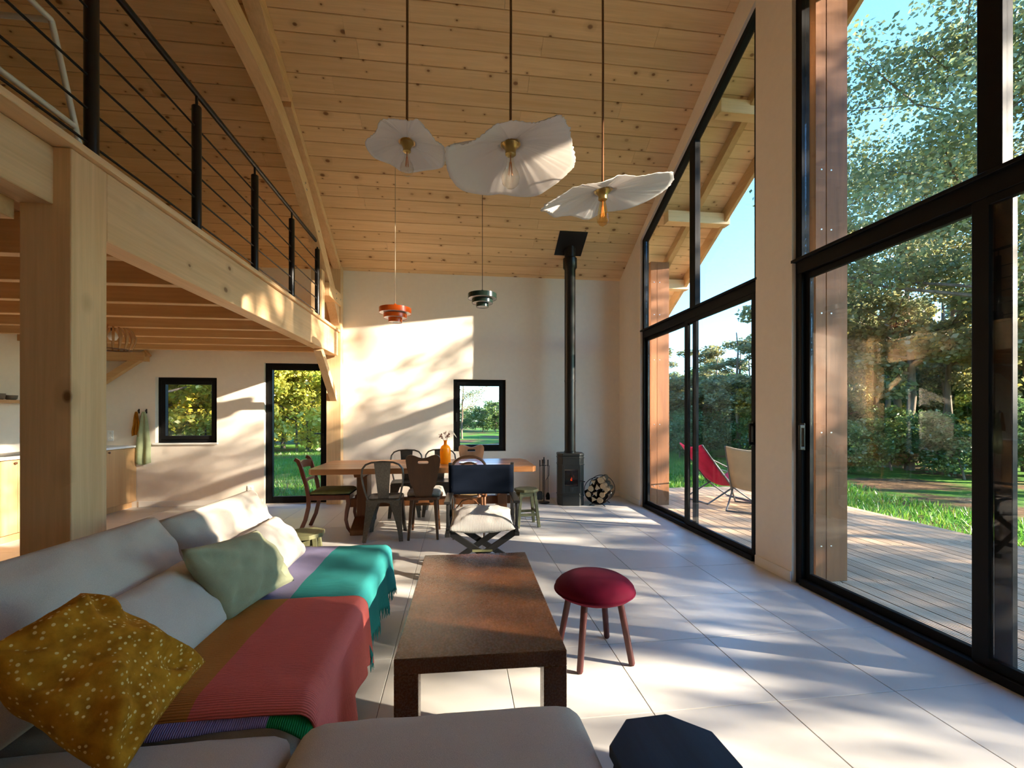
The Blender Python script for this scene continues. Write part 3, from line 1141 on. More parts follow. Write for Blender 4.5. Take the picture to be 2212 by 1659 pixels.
# trees that shade the terrace from the sun's side, outside the picture
for k, (x, y, s) in enumerate(((13.5, -2.9, 0.95), (15.5, -0.2, 0.92), (19.5, -3.6, 1.0),  (13.0, -10.5, 1.0), (21.5, 3.5, 1.0), (20.5, -11.0, 1.1))):
    place(airy, u_airy, x, y, s * 1.0, k * 1.3, sz=s * 1.22, label='airy oak beside the terrace on the sunny side', group='trees on the sunny side of the terrace')

place(airy, u_airy, *pol(0.6, 30), 0.62, 1.0, 'small airy tree seen through the tall window over the table', 'trees in the meadow beyond the end wall')


# grass blades where the lawn shows
def grass(name, label, areas, n, seed, hmin=0.05, hmax=0.13):
    rg = np.random.default_rng(seed)
    P = []
    ws = np.array([(a[1] - a[0]) * (a[3] - a[2]) for a in areas])
    idx = rg.choice(len(areas), n, p=ws / ws.sum())
    A = np.array(areas)[idx]
    x = A[:, 0] + (A[:, 1] - A[:, 0]) * rg.random(n)
    y = A[:, 2] + (A[:, 3] - A[:, 2]) * rg.random(n)
    d = np.maximum(0, np.maximum.reduce([x - 7, y - 9, -7 - x, -3 - y]))
    z = -0.28 - 0.06 * np.minimum(1, d / 8)
    a = rg.random(n) * 6.28
    hgt = rg.uniform(hmin, hmax, n) + 0.06 * np.minimum(1, d / 8)
    w = 0.012
    V = np.empty((n, 3, 3))
    V[:, 0] = np.c_[x - np.cos(a) * w, y - np.sin(a) * w, z]
    V[:, 1] = np.c_[x + np.cos(a) * w, y + np.sin(a) * w, z]
    V[:, 2] = np.c_[x + rg.normal(size=n) * 0.04, y + rg.normal(size=n) * 0.04, z + hgt]
    me = bpy.data.meshes.new(name)
    me.vertices.add(n * 3)
    me.vertices.foreach_set('co', V.reshape(-1))
    me.loops.add(n * 3)
    me.loops.foreach_set('vertex_index', np.arange(n * 3, dtype=np.int32))
    me.polygons.add(n)
    me.polygons.foreach_set('loop_start', np.arange(0, n * 3, 3, dtype=np.int32))
    me.update(calc_edges=True)
    me.materials.append(M['grass'])
    o = bpy.data.objects.new(name, me)
    COL.objects.link(o)
    tag(o, label, 'grass', kind='stuff')


M['grass'] = leaf_mat('grass_blades', [(0.05, 0.16, 0.018), (0.08, 0.23, 0.022), (0.12, 0.28, 0.03), (0.20, 0.26, 0.04)], 0.4, False)
grass('grass', 'short green grass of the lawn around the house',
      [(5.95, 8.5, 2.5, 16.0), (2.5, 9.0, 8.3, 20.0), (-8.0, 2.5, 7.6, 20.0)], 90000, 5)


# ================================================================== SOFT SHAPES
def pillow(c00, c10, c11, c01, t, n=26, pinch=0.06, seed=0, wr=0.012, wf=7.0, power=0.42, sag=0.0):
    """cushion between four corner points (bilinear), thickness t, slightly wrinkled, sides drawn in"""
    c00, c10, c11, c01 = map(Vector, (c00, c10, c11, c01))
    nrm = ((c10 - c00) + (c11 - c01)).cross((c01 - c00) + (c11 - c10)).normalized()
    mid = (c00 + c10 + c11 + c01) / 4
    mb = MB()
    top, bot = {}, {}
    vs, fs = [], []
    for i in range(n + 1):
        for j in range(n + 1):
            u, v = 2 * i / n - 1, 2 * j / n - 1
            uu = u * (1 - pinch * (1 - v * v))
            vv = v * (1 - pinch * (1 - u * u))
            a, b = (uu + 1) / 2, (vv + 1) / 2
            p = c00 * (1 - a) * (1 - b) + c10 * a * (1 - b) + c11 * a * b + c01 * (1 - a) * b
            e = max(0.0, (1 - abs(u) ** 2.4) * (1 - abs(v) ** 2.4))
            th = t / 2 * e ** power
            w = wr * (vnoise(p.x * wf + seed, p.y * wf, p.z * wf) + 0.6 * vnoise(p.x * wf * 2.3, p.y * wf * 2.3 + seed, p.z * wf * 2.3))
            # creases running in from the corners
            w += wr * 0.7 * math.sin(9 * (abs(u) - abs(v)) + seed) * (abs(u * v) ** 0.8)
            edge = i in (0, n) or j in (0, n)
            wob = 0.004 * vnoise(u * 5 + seed, v * 5)
            k = (i, j)
            if edge:
                vs.append(p + nrm * wob)
                top[k] = bot[k] = len(vs) - 1
            else:
                vs.append(p + nrm * (th + w * min(1, e * 3)))
                top[k] = len(vs) - 1
                vs.append(p - nrm * (th - 0.5 * w * min(1, e * 3)))
                bot[k] = len(vs) - 1
    for i in range(n):
        for j in range(n):
            q = [(i, j), (i + 1, j), (i + 1, j + 1), (i, j + 1)]
            fs.append(tuple(top[k] for k in q))
            fs.append(tuple(bot[k] for k in reversed(q)))
    mb.add(vs, fs)
    return mb


def softbox(a, b, r, n=(14, 14, 6), crown=0.02, seed=0, wr=0.006, wf=5.0):
    """rounded, slightly crowned upholstery block between corners a and b"""
    a, b = Vector(a), Vector(b)
    c, s = (a + b) / 2, (b - a) / 2
    idx = {}
    vs, fs = [], []

    def vert(i, j, k):
        key = (i, j, k)
        if key in idx:
            return idx[key]
        p = Vector(((2 * i / n[0] - 1) * s.x, (2 * j / n[1] - 1) * s.y, (2 * k / n[2] - 1) * s.z))
        q = Vector((max(-(s.x - r), min(s.x - r, p.x)), max(-(s.y - r), min(s.y - r, p.y)), max(-(s.z - r), min(s.z - r, p.z))))
        d = p - q
        if d.length > 1e-6:
            p = q + d.normalized() * min(r, max(abs(d.x), abs(d.y), abs(d.z)))
        u, v, w = p.x / s.x, p.y / s.y, p.z / s.z
        if w > 0:
            p.z += crown * max(0, (1 - u * u)) ** 0.5 * max(0, (1 - v * v)) ** 0.5
        P = c + p
        nz = vnoise(P.x * wf + seed, P.y * wf, P.z * wf) + 0.5 * vnoise(P.x * wf * 2.4, P.y * wf * 2.4 + seed, P.z * wf * 2.4)
        P = P + Vector((u, v, w)).normalized() * nz * wr
        vs.append(P)
        idx[key] = len(vs) - 1
        return idx[key]

    for ax in range(3):
        o1, o2 = [(1, 2), (0, 2), (0, 1)][ax]
        for side in (0, n[ax]):
            for i in range(n[o1]):
                for j in range(n[o2]):
                    q = []
                    for (di, dj) in ((0, 0), (1, 0), (1, 1), (0, 1)):
                        k = [0, 0, 0]
                        k[ax] = side
                        k[o1], k[o2] = i + di, j + dj
                        q.append(vert(*k))
                    fs.append(tuple(q))
    return MB().add(vs, fs)


# ------------------------------------------------------------------ sofa
M['sofa'] = fabric('greige_sofa_linen', (0.60, 0.53, 0.455), weave=500, wrinkle=4, amt=0.05, sheen=0.05)
M['sofa_light'] = fabric('pale_cushion_linen', (0.64, 0.57, 0.50), weave=500, wrinkle=4, amt=0.05, sheen=0.05)
M['dark_base'] = plain('dark_sofa_plinth', (0.03, 0.027, 0.025), 0.8, 0.2)
sofa = thing('corner_sofa', 'large greige linen corner sofa around the rusty brown coffee table', 'sofa')
base = MB()
base.lo((-1.62, 1.45, 0.05), (-0.52, 3.16, 0.20))
base.lo((-1.62, 0.30, 0.05), (0.34, 1.36, 0.20))
base.build('base', M['sofa'], sofa, bevel=0.02, seg=3)
for x, y in ((-1.55, 3.08), (-0.58, 3.08), (-1.55, 0.36), (0.28, 0.36), (0.28, 1.28), (-0.58, 1.5)):
    MB().lo((x - 0.03, y - 0.03, 0), (x + 0.03, y + 0.03, 0.055)).build('foot', M['dark_base'], sofa)
softbox((-1.50, 2.29, 0.17), (-0.485, 3.19, 0.405), 0.05, crown=0.015, seed=1).build('seat_cushion', M['sofa'], sofa, smooth=180)
softbox((-1.50, 1.43, 0.17), (-0.485, 2.285, 0.405), 0.05, crown=0.015, seed=2).build('seat_cushion', M['sofa'], sofa, smooth=180)
softbox((-1.60, 0.42, 0.17), (-0.485, 1.42, 0.395), 0.06, n=(18, 16, 6), crown=0.035, seed=3, wr=0.008).build('seat_cushion', M['sofa'], sofa, smooth=180)
softbox((-0.475, 0.42, 0.17), (0.40, 1.415, 0.425), 0.075, n=(20, 20, 8), crown=0.03, seed=4, wr=0.006).build('seat_cushion', M['sofa'], sofa, smooth=180)
softbox((-1.72, 0.30, 0.12), (-1.48, 3.20, 0.56), 0.06, n=(6, 26, 8), crown=0.01, seed=5).build('back_frame', M['sofa'], sofa, smooth=180)
softbox((-1.70, 0.20, 0.12), (0.40, 0.42, 0.58), 0.06, n=(20, 5, 8), crown=0.01, seed=6).build('back_frame', M['sofa'], sofa, smooth=180)


def cushion(name, label, cat, pts, t, mat, group=None, **kw):
    o = pillow(*pts, t, **kw).build(name, mat, smooth=180)
    return tag(o, label, cat, group)


cushion('back_cushion', 'big greige back cushion on the sofa before the square post', 'cushion',
        [(-1.24, 1.16, 0.43), (-1.24, 2.24, 0.43), (-1.45, 2.27, 0.865), (-1.45, 1.16, 0.90)], 0.30, M['sofa'], seed=3, wr=0.022, pinch=0.02, power=0.28, n=34)
cushion('back_cushion', 'big greige back cushion at the far end of the sofa', 'cushion',
        [(-1.27, 2.36, 0.43), (-1.27, 3.22, 0.43), (-1.46, 3.27, 0.82), (-1.46, 2.33, 0.83)], 0.30, M['sofa'], seed=8, wr=0.028, pinch=0.02, power=0.28, n=34)
cushion('lumbar_cushion', 'pale greige lumbar cushion between mustard and green pillows', 'cushion',
        [(-1.0, 1.45, 0.44), (-1.0, 2.13, 0.44), (-1.22, 2.13, 0.70), (-1.22, 1.45, 0.70)], 0.20, M['sofa_light'], seed=12, wr=0.012, pinch=0.03)
cushion('lumbar_cushion', 'pale sunlit lumbar cushion behind the green pillow at the blanket', 'cushion',
        [(-0.985, 2.40, 0.44), (-0.985, 3.02, 0.45), (-1.20, 3.06, 0.68), (-1.20, 2.42, 0.68)], 0.20, M['sofa_light'], seed=14, wr=0.016, pinch=0.03)
M['sage'] = fabric('sage_velvet', (0.40, 0.41, 0.26), weave=600, wrinkle=9, amt=0.14, sheen=0.25, rough=0.8)
cushion('velvet_pillow', 'sage green velvet pillow leaning on the sofa back', 'pillow',
        [(-0.985, 2.02, 0.455), (-0.87, 2.49, 0.46), (-1.05, 2.46, 0.745), (-1.07, 1.86, 0.825)], 0.17, M['sage'], seed=22, wr=0.040, wf=5.5, pinch=0.07)


def dotted_mat():
    m, nt, out = new_mat('mustard_dotted_cotton')
    v = coords(nt, (1, 1, 1), jitter=False)
    n1 = node(nt, 'ShaderNodeTexNoise', Scale=26.0, Detail=5.0)
    nt.links.new(v, n1.inputs['Vector'])
    c = ramp(nt, n1.outputs[0], [(0.35, (0.33, 0.135, 0.010)), (0.65, (0.54, 0.24, 0.018))])
    vo = node(nt, 'ShaderNodeTexVoronoi', Scale=66.0, Randomness=0.5)
    nt.links.new(v, vo.inputs['Vector'])
    d = ramp(nt, vo.outputs['Distance'], [(0.22, 1.0), (0.30, 0.0)])
    sep = nt.nodes.new('ShaderNodeSeparateColor')
    nt.links.new(vo.outputs['Color'], sep.inputs[0])
    keep = ramp(nt, sep.outputs[0], [(0.25, 0.0), (0.3, 1.0)])
    dd = mix(nt, 1.0, d, keep, 'MULTIPLY')
    c = mix(nt, dd, c, (0.80, 0.58, 0.22))
    principled(nt, out, c, 0.95, 0.1, 0.0, n1.outputs[0], 0.5, 0.01)
    return m


M['mustard'] = dotted_mat()
cushion('dotted_pillow', 'crumpled mustard pillow with small cream dots in the sofa corner', 'pillow',
        [(-0.80, 1.15, 0.475), (-0.80, 1.52, 0.56), (-1.10, 1.44, 0.825), (-1.13, 1.16, 0.79)], 0.19, M['mustard'], seed=31, wr=0.055, wf=5.0, pinch=0.05, n=34)


# ------------------------------------------------------------------ blanket
def knit(name, color, dir_='X'):
    m, nt, out = new_mat(name)
    tc = nt.nodes.new('ShaderNodeTexCoord')
    w = node(nt, 'ShaderNodeTexWave', Scale=48.0, Distortion=0.6, Detail=1.0)
    w.bands_direction = dir_
    nt.links.new(tc.outputs['Object'], w.inputs['Vector'])
    n = node(nt, 'ShaderNodeTexNoise', Scale=300.0)
    nt.links.new(tc.outputs['Object'], n.inputs['Vector'])
    c = ramp(nt, w.outputs[0], [(0.1, [x * 0.82 for x in color]), (0.6, color)])
    d = ramp(nt, n.outputs[0], [(0.3, 0.88), (0.7, 1.0)])
    c = mix(nt, 1.0, c, d, 'MULTIPLY')
    p = principled(nt, out, c, 0.95, 0.1, 0.0, w.outputs[0], 0.5, 0.005)
    return m


K = {'lav': knit('lavender_knit', (0.32, 0.29, 0.46), 'Y'), 'teal': knit('teal_knit', (0.035, 0.27, 0.26), 'Y'),
     'orange': knit('orange_knit', (0.62, 0.25, 0.06), 'Y'), 'coral': knit('coral_knit', (0.80, 0.18, 0.15), 'Y'),
     'purple': knit('violet_knit', (0.27, 0.22, 0.44), 'X'), 'green': knit('green_knit', (0.012, 0.20, 0.055), 'X')}
blanket = thing('throw_blanket', 'ribbed throw blanket in colour blocks of coral, orange, teal and lavender on the sofa', 'blanket')


def drape(y0, y1, xb, xf, drop, cut, mats, seed, lift, ny=36, name='', wave=0.02, slant=0.0, z0=0.412, near=0.0):
    """cloth lying on the seat from xb to the front edge xf and hanging down by drop"""
    prof = []
    for k in range(25):
        prof.append((xb + (xf - 0.045 - xb) * k / 24, 0.0))
    for k in range(1, 7):
        a = PI / 2 * k / 6
        prof.append((xf - 0.045 + 0.055 * math.sin(a), -0.055 * (1 - math.cos(a))))
    for k in range(1, 11):
        prof.append((xf + 0.010, -0.055 - (drop - 0.055) * k / 10))
    mb = MB()
    vs, fs = [], []
    nx = len(prof)
    for j in range(ny + 1):
        v = j / ny
        y = y0 + (y1 - y0) * v
        for i, (x, dz) in enumerate(prof):
            hang = max(0.0, (-dz - 0.05) / 0.3)
            s = 0.007 * vnoise(x * 5 + seed, y * 5) + 0.003 * vnoise(x * 14, y * 14 + seed)
            crown = 0.018 * max(0, 1 - ((x + 0.95) / 0.5) ** 2) * (1 - (2 * v - 1) ** 4)
            zz = z0 + lift + dz + (s + crown) * (1 - min(1, hang * 3)) - 0.03 * hang * math.sin(v * 9 + seed) * (1 if i > 33 else 0)
            xx = x + hang * (wave * math.sin(v * 21 + seed) + 0.05 * (0.5 + 0.5 * vnoise(v * 4, seed)))
            zz -= 0.032 * max(0.0, 1 - v / 0.1) ** 2 * near
            vs.append((xx, y + slant * hang, zz))
    for j in range(ny):
        for i in range(nx - 1):
            mid = (prof[i][0] + prof[i + 1][0]) / 2
            mb.cur = 0 if mid < cut(y0 + (y1 - y0) * j / ny) else 1
            a = j * nx + i
            mb.add([vs[a], vs[a + 1], vs[a + nx + 1], vs[a + nx]], [(0, 1, 2, 3)])
    o = mb.build(name, mats, blanket, smooth=180, solid=0.008)
    return [vs[j * nx + nx - 1] for j in range(ny + 1)]


edge = drape(2.235, 3.20, -1.12, -0.475, 0.26, lambda y: -0.83, [K['lav'], K['teal']], 1.3, 0.018, name='teal_half', wave=0.028)
drape(1.445, 2.265, -1.13, -0.455, 0.32, lambda y: -0.81, [K['orange'], K['coral']], 4.2, 0.036, name='coral_half', wave=0.02, near=1.0)
# fringe of the teal half
fr = MB()
rf = random.Random(4)
for a, b in zip(edge[:-1], edge[1:]):
    for k in range(3):
        p = Vector(a).lerp(Vector(b), k / 3)
        q = p + Vector((rf.uniform(-.006, .008), rf.uniform(-.008, .008), -rf.uniform(0.05, 0.075)))
        fr.tube([p, p.lerp(q, .5) + Vector((rf.uniform(-.004, .004), 0, 0)), q], [0.0028, 0.0026, 0.001], 4)
tag(fr.build('fringe', K['teal'], blanket), kind='stuff')
# near end of the blanket sliding into the gap between the seats
ef = MB()
vs = []
nx, ny = 28, 8
for j in range(ny + 1):
    for i in range(nx + 1):
        u, v = i / nx, j / ny
        x = -1.05 + 0.60 * u
        y = 1.47 - 0.055 * v - 0.01 * math.sin(u * 7)
        z = 0.424 - 0.03 * v ** 1.5 + 0.005 * vnoise(u * 6, v * 3) - 0.05 * (max(0, u - 0.8) * 5) ** 2
        vs.append((x, y, z))
for j in range(ny):
    for i in range(nx):
        ef.cur = 0 if i < nx * 0.78 else 1
        a = j * (nx + 1) + i
        ef.add([vs[a], vs[a + 1], vs[a + nx + 2], vs[a + nx + 1]], [(0, 1, 2, 3)])
ef.build('end_flap', [K['purple'], K['green']], blanket, smooth=180, solid=0.006)


# ------------------------------------------------------------------ coffee table
def rust_mat():
    m, nt, out = new_mat('rusty_brown_resin')
    v = coords(nt, (1, 1, 1), jitter=False)
    n1 = node(nt, 'ShaderNodeTexNoise', Scale=7.0, Detail=8.0, Roughness=0.7)
    n2 = node(nt, 'ShaderNodeTexNoise', Scale=120.0, Detail=4.0, Roughness=0.7)
    for n in (n1, n2):
        nt.links.new(v, n.inputs['Vector'])
    c = ramp(nt, n1.outputs[0], [(0.3, (0.085, 0.030, 0.011)), (0.55, (0.135, 0.048, 0.017)), (0.75, (0.20, 0.074, 0.025))])
    d = ramp(nt, n2.outputs[0], [(0.35, 0.85), (0.65, 1.05)])
    c = mix(nt, 1.0, c, d, 'MULTIPLY')
    r = ramp(nt, n2.outputs[0], [(0.3, 0.2), (0.7, 0.34)])
    principled(nt, out, c, r, 0.5, 0.0, n2.outputs[0], 0.08, 0.002)
    return m


M['rust'] = rust_mat()
ct = thing('coffee_table', 'low rusty brown slab coffee table with square legs', 'table', (0.108, 2.33, 0), math.radians(-1.2))
LX, LY, H = 0.335, 0.625, 0.42
MB().lo((-LX, -LY, H - 0.062), (LX, LY, H)).build('tabletop', M['rust'], ct, bevel=0.003, seg=1)
for sx in (-1, 1):
    for sy in (-1, 1):
        MB().lo((sx * LX - (0.092 if sx > 0 else 0), sy * LY - (0.092 if sy > 0 else 0), 0),
                (sx * LX + (0.092 if sx < 0 else 0), sy * LY + (0.092 if sy < 0 else 0), H - 0.062)).build('leg', M['rust'], ct, bevel=0.003, seg=1)

# ------------------------------------------------------------------ burgundy stool
M['burgundy'] = fabric('burgundy_velvet', (0.15, 0.006, 0.025), weave=700, wrinkle=5, amt=0.2, spec=0.05, sheen=0.15, rough=0.7)
M['burgundy_wood'] = wood('burgundy_stained_wood', (0.085, 0.022, 0.020), (0.05, 0.012, 0.012), 'Z', 1.0, rough=0.45)
bs = thing('velvet_stool', 'round burgundy velvet stool beside the coffee table', 'stool', (0.765, 2.40, 0), 0.12)
prof = [(0.0, 0.325), (0.10, 0.327), (0.17, 0.335), (0.205, 0.352), (0.222, 0.375), (0.218, 0.395), (0.20, 0.415), (0.165, 0.437), (0.11, 0.452), (0.05, 0.458), (0, 0.459)]
MB().lathe(prof, 40).build('seat', M['burgundy'], bs, smooth=180)
MB().tube([(0.2225 * math.cos(a * PI / 24), 0.2225 * math.sin(a * PI / 24), 0.372) for a in range(48)], 0.004, 6, closed=True).build('piping', M['burgundy'], bs, smooth=180)
for a in range(4):
    t = PI / 4 + a * PI / 2
    c, s = math.cos(t), math.sin(t)
    MB().tube([(0.145 * c, 0.145 * s, 0.345), (0.212 * c, 0.212 * s, 0.012), (0.213 * c, 0.213 * s, 0.002)], [0.0185, 0.017, 0.012], 14).build('leg', M['burgundy_wood'], bs, smooth=50)


# ------------------------------------------------------------------ octagonal stools
def oct_stool(name, label, mat, loc, rz, R, H, rail, group=None):
    t = thing(name, label, 'stool', loc, rz, group)
    poly = [(R * math.cos(PI / 8 + k * PI / 4), R * math.sin(PI / 8 + k * PI / 4)) for k in range(8)]
    MB().prism(poly, H - 0.032, H).build('seat', mat, t, bevel=0.004, seg=2)
    k = R * 0.56
    f = R * 0.86
    for sx in (-1, 1):
        for sy in (-1, 1):
            MB().bar((sx * k, sy * k, H - 0.032), (sx * f, sy * f, 0), 0.034, 0.034, up=(1, 0, 0)).build('leg', mat, t, bevel=0.003, seg=1)
    ap = MB()
    for s in (-1, 1):
        ap.lo((-k - .005, s * k - 0.009, H - 0.085), (k + .005, s * k + 0.009, H - 0.032))
        ap.lo((s * k - 0.009, -k, H - 0.085), (s * k + 0.009, k, H - 0.032))
    ap.build('apron', mat, t)
    if rail:
        g = k + (f - k) * 0.62
        for s in (-1, 1):
            MB().lo((-g, s * g - 0.009, H * 0.30), (g, s * g + 0.009, H * 0.30 + 0.03)).build('stretcher', mat, t)
            MB().lo((s * g - 0.009, -g, H * 0.36), (s * g + 0.009, g, H * 0.36 + 0.03)).build('stretcher', mat, t)
    return t


M['olive_wood'] = wood('worn_olive_paint', (0.16, 0.155, 0.075), (0.075, 0.075, 0.035), 'Y', 0.7, rough=0.5, contrast=1.2)
M['blue_wood'] = wood('blue_black_wood', (0.014, 0.040, 0.082), (0.006, 0.017, 0.036), 'Y', 0.6, rough=0.42, spec=0.25, contrast=1.3)
oct_stool('octagonal_stool', 'blue-black octagonal wooden stool in the near corner by the sofa', M['blue_wood'], (0.568, 1.10, 0), math.radians(3), 0.168, 0.45, True)
oct_stool('octagonal_stool', 'olive painted octagonal stool behind the far end of the sofa', M['olive_wood'], (-1.165, 3.55, 0), math.radians(8), 0.148, 0.45, True)
oct_stool('octagonal_stool', 'olive painted octagonal stool between dining table and stove', M['olive_wood'], (0.835, 5.32, 0), math.radians(5), 0.15, 0.45, True)


# ================================================================== DINING
M['oak_table'] = wood('warm_table_wood', (0.46, 0.20, 0.07), (0.30, 0.115, 0.038), 'X', 0.8, rough=0.32, spec=0.5, vary=0.22)
M['dark_wood'] = wood('dark_brown_wood', (0.115, 0.045, 0.017), (0.065, 0.024, 0.010), 'Z', 0.8, rough=0.4, spec=0.4)
M['trestle_wood'] = wood('trestle_wood', (0.20, 0.075, 0.026), (0.12, 0.043, 0.015), 'Z', 0.8, rough=0.45)
dt = thing('dining_table', 'long warm brown wooden trestle table below the tall window', 'table', (-0.355, 5.485, 0))
TL, TW, TH = 1.262, 0.485, 0.755
for k in range(4):
    y0 = -TW + k * TW / 2
    d0 = 0.05 if k == 3 else 0.0
    e0 = 0.04 if k == 0 else 0.0
    poly = [(-TL + e0, y0), (TL - e0, y0), (TL, y0 + 0.06), (TL - d0, y0 + TW / 2 - 0.0015), (-TL + d0, y0 + TW / 2 - 0.0015), (-TL, y0 + 0.06)]
    MB().prism(poly, TH - 0.062, TH).build('plank', M['oak_table'], dt, bevel=0.006, seg=2)
for x in (-0.76, 0.90):
    leg = MB()
    leg.lo((x - 0.06, -0.14, 0.10), (x + 0.06, 0.14, TH - 0.12))
    leg.build('leg', M['trestle_wood'], dt, bevel=0.01)
    MB().prism([(-0.40, 0), (0.40, 0), (0.40, 0.06), (0.17, 0.16), (-0.17, 0.16), (-0.40, 0.06)], x - 0.075, x + 0.075, YZ).build('foot', M['trestle_wood'], dt, bevel=0.006)
    MB().prism([(-0.36, TH - 0.062), (-0.30, TH - 0.12), (0.30, TH - 0.12), (0.36, TH - 0.062)], x - 0.05, x + 0.05, YZ).build('bearer', M['trestle_wood'], dt, bevel=0.004)
MB().lo((-0.93, -0.035, 0.245), (1.07, 0.035, 0.345)).build('stretcher', M['trestle_wood'], dt, bevel=0.005)

M['gun_metal'] = plain('gunmetal_sheet', (0.115, 0.11, 0.10), 0.34, 0.5, 0.85, nscale=14, namt=0.25, bump_s=0.03)


def metal_chair(label, loc, rz, group=None):
    t = thing('metal_chair', label, 'chair', loc, rz, group)
    m = M['gun_metal']
    # dished seat with rounded corners
    s = MB()

    def rr(w, d, r, n=5):
        pts = []
        for cx, cy, a0 in ((w - r, d - r, 0), (-w + r, d - r, PI / 2), (-w + r, -d + r, PI), (w - r, -d + r, 1.5 * PI)):
            for k in range(n + 1):
                a = a0 + PI / 2 * k / n
                pts.append((cx + r * math.cos(a), cy + r * math.sin(a)))
        return pts
    loops = [(0.182, 0.175, 0.05, 0.42), (0.184, 0.177, 0.05, 0.446), (0.178, 0.171, 0.05, 0.452), (0.160, 0.153, 0.045, 0.450), (0.145, 0.138, 0.04, 0.444)]
    vs, fs = [], []
    for w, d, r, z in loops:
        vs += [(x, y, z) for x, y in rr(w, d, r)]
    n = len(vs) // len(loops)
    for i in range(len(loops) - 1):
        for k in range(n):
            fs.append((i * n + k, i * n + (k + 1) % n, (i + 1) * n + (k + 1) % n, (i + 1) * n + k))
    fs.append(tuple((len(loops) - 1) * n + k for k in range(n)))
    s.add(vs, fs)
    s.build('seat', m, t, smooth=50)
    for sx in (-1, 1):
        for sy in (-1, 1):
            lg = MB()
            top = Vector((sx * 0.162, sy * 0.155, 0.432))
            bot = Vector((sx * 0.195, sy * 0.212, 0.0))
            rings = []
            for k in range(7):
                u = k / 6
                c = top.lerp(bot, u)
                w = 0.058 * (1 - u) ** 1.6 + 0.017
                rings.append([(c.x + sx * 0.012, c.y - sy * w * 1.5, c.z), (c.x + sx * 0.016, c.y + sy * 0.012, c.z), (c.x - sx * w * 1.5, c.y + sy * 0.016, c.z), (c.x - sx * 0.004, c.y - sy * 0.004, c.z)])
            vs = [p for r_ in rings for p in r_]
            fs = []
            for k in range(6):
                for q in range(4):
                    a, b = k * 4 + q, k * 4 + (q + 1) % 4
                    fs.append((a, b, b + 4, a + 4))
            fs += [(3, 2, 1, 0), (24, 25, 26, 27)]
            lg.add(vs, fs)
            lg.build('leg', m, t, smooth=50)
    ap = MB()
    for sy in (-1, 1):
        pts = [(-0.17, 0.43)] + [(-0.15 + 0.3 * k / 10, 0.35 + 0.06 * math.sin(PI * k / 10)) for k in range(11)] + [(0.17, 0.43)]
        ap.prism(pts, sy * 0.175 - 0.002, sy * 0.175 + 0.002, Matrix(((1, 0, 0, 0), (0, 0, 1, 0), (0, 1, 0, 0), (0, 0, 0, 1))))
        ap.prism(pts, sy * 0.182 - 0.002, sy * 0.182 + 0.002, YZ)
    ap.build('apron', m, t)
    MB().tube([(-0.15, -0.15, 0.40), (0.15, 0.15, 0.40)], 0.006, 6).build('brace', m, t)
    hoop = [(-0.165, -0.165, 0.445), (-0.185, -0.19, 0.52), (-0.205, -0.215, 0.62), (-0.215, -0.235, 0.71), (-0.205, -0.245, 0.78), (-0.17, -0.252, 0.825), (-0.11, -0.256, 0.848), (0, -0.258, 0.855)]
    hoop += [(-x, y, z) for x, y, z in hoop[-2::-1]]
    MB().tube(hoop, 0.0105, 10).build('back_frame', m, t, smooth=60)
    sp = MB()
    sp.prism([(-0.055, 0.445), (0.055, 0.445), (0.086, 0.85), (-0.086, 0.85)], -0.0015, 0.0015,
             Matrix.Translation((0, -0.165, 0)) @ Matrix(((1, 0, 0, 0), (0, -0.23, 1, 0.1024), (0, 1, 0, 0), (0, 0, 0, 1))))
    sp.build('back_splat', m, t, bevel=0.001, seg=1)
    return t


metal_chair('gunmetal sheet steel chair pulled up nearest the sofa at the table', (-0.79, 5.02, 0), 0.02)
metal_chair('gunmetal sheet steel chair beyond the table opposite the nearer metal chair', (-0.70, 6.10, 0), PI + 0.05)
metal_chair('gunmetal sheet steel chair beyond the table beside the amber vase', (-0.25, 6.12, 0), PI - 0.04)


def carved_chair(label, loc, rz, mat, pad=None):
    t = thing('carved_chair', label, 'chair', loc, rz)
    poly = [(-0.19, 0.19), (-0.20, 0.10), (-0.175, -0.17), (-0.15, -0.195), (0.15, -0.195), (0.175, -0.17), (0.20, 0.10), (0.19, 0.19), (0.15, 0.205), (-0.15, 0.205)]
    MB().prism(poly, 0.425, 0.455).build('seat', mat, t, bevel=0.006)
    half = [(0, 0.885), (0.045, 0.893), (0.09, 0.912), (0.13, 0.922), (0.16, 0.914), (0.178, 0.892), (0.183, 0.86), (0.176, 0.80), (0.162, 0.73), (0.15, 0.66), (0.138, 0.60), (0.125, 0.575), (0.112, 0.56), (0.098, 0.51), (0.083, 0.44), (0, 0.44),
            (0, 0.825), (0.045, 0.825), (0.056, 0.832), (0.056, 0.847), (0.045, 0.855), (0, 0.855)]
    bk = MB()
    LEAN = Matrix.Translation((0, -0.155, 0)) @ Matrix(((1, 0, 0, 0), (0, -0.17, 1, 0.075), (0, 1, 0, 0), (0, 0, 0, 1)))
    bk.prism(half, -0.011, 0.011, LEAN)
    bk.prism([(-x, z) for x, z in half], -0.011, 0.011, LEAN)
    bk.build('backrest', mat, t)
    for sx in (-1, 1):
        for sy in (-1, 1):
            MB().bar((sx * 0.125, sy * 0.14, 0.43), (sx * 0.155, sy * 0.22, 0.0), 0.042, 0.042, up=(1, 0, 0), w2=0.026, h2=0.026).build('leg', mat, t, bevel=0.005)
    MB().lo((-0.10, -0.15, 0.39), (-0.06, 0.15, 0.426)).build('batten', mat, t)
    MB().lo((0.06, -0.15, 0.39), (0.10, 0.15, 0.426)).build('batten', mat, t)
    return t


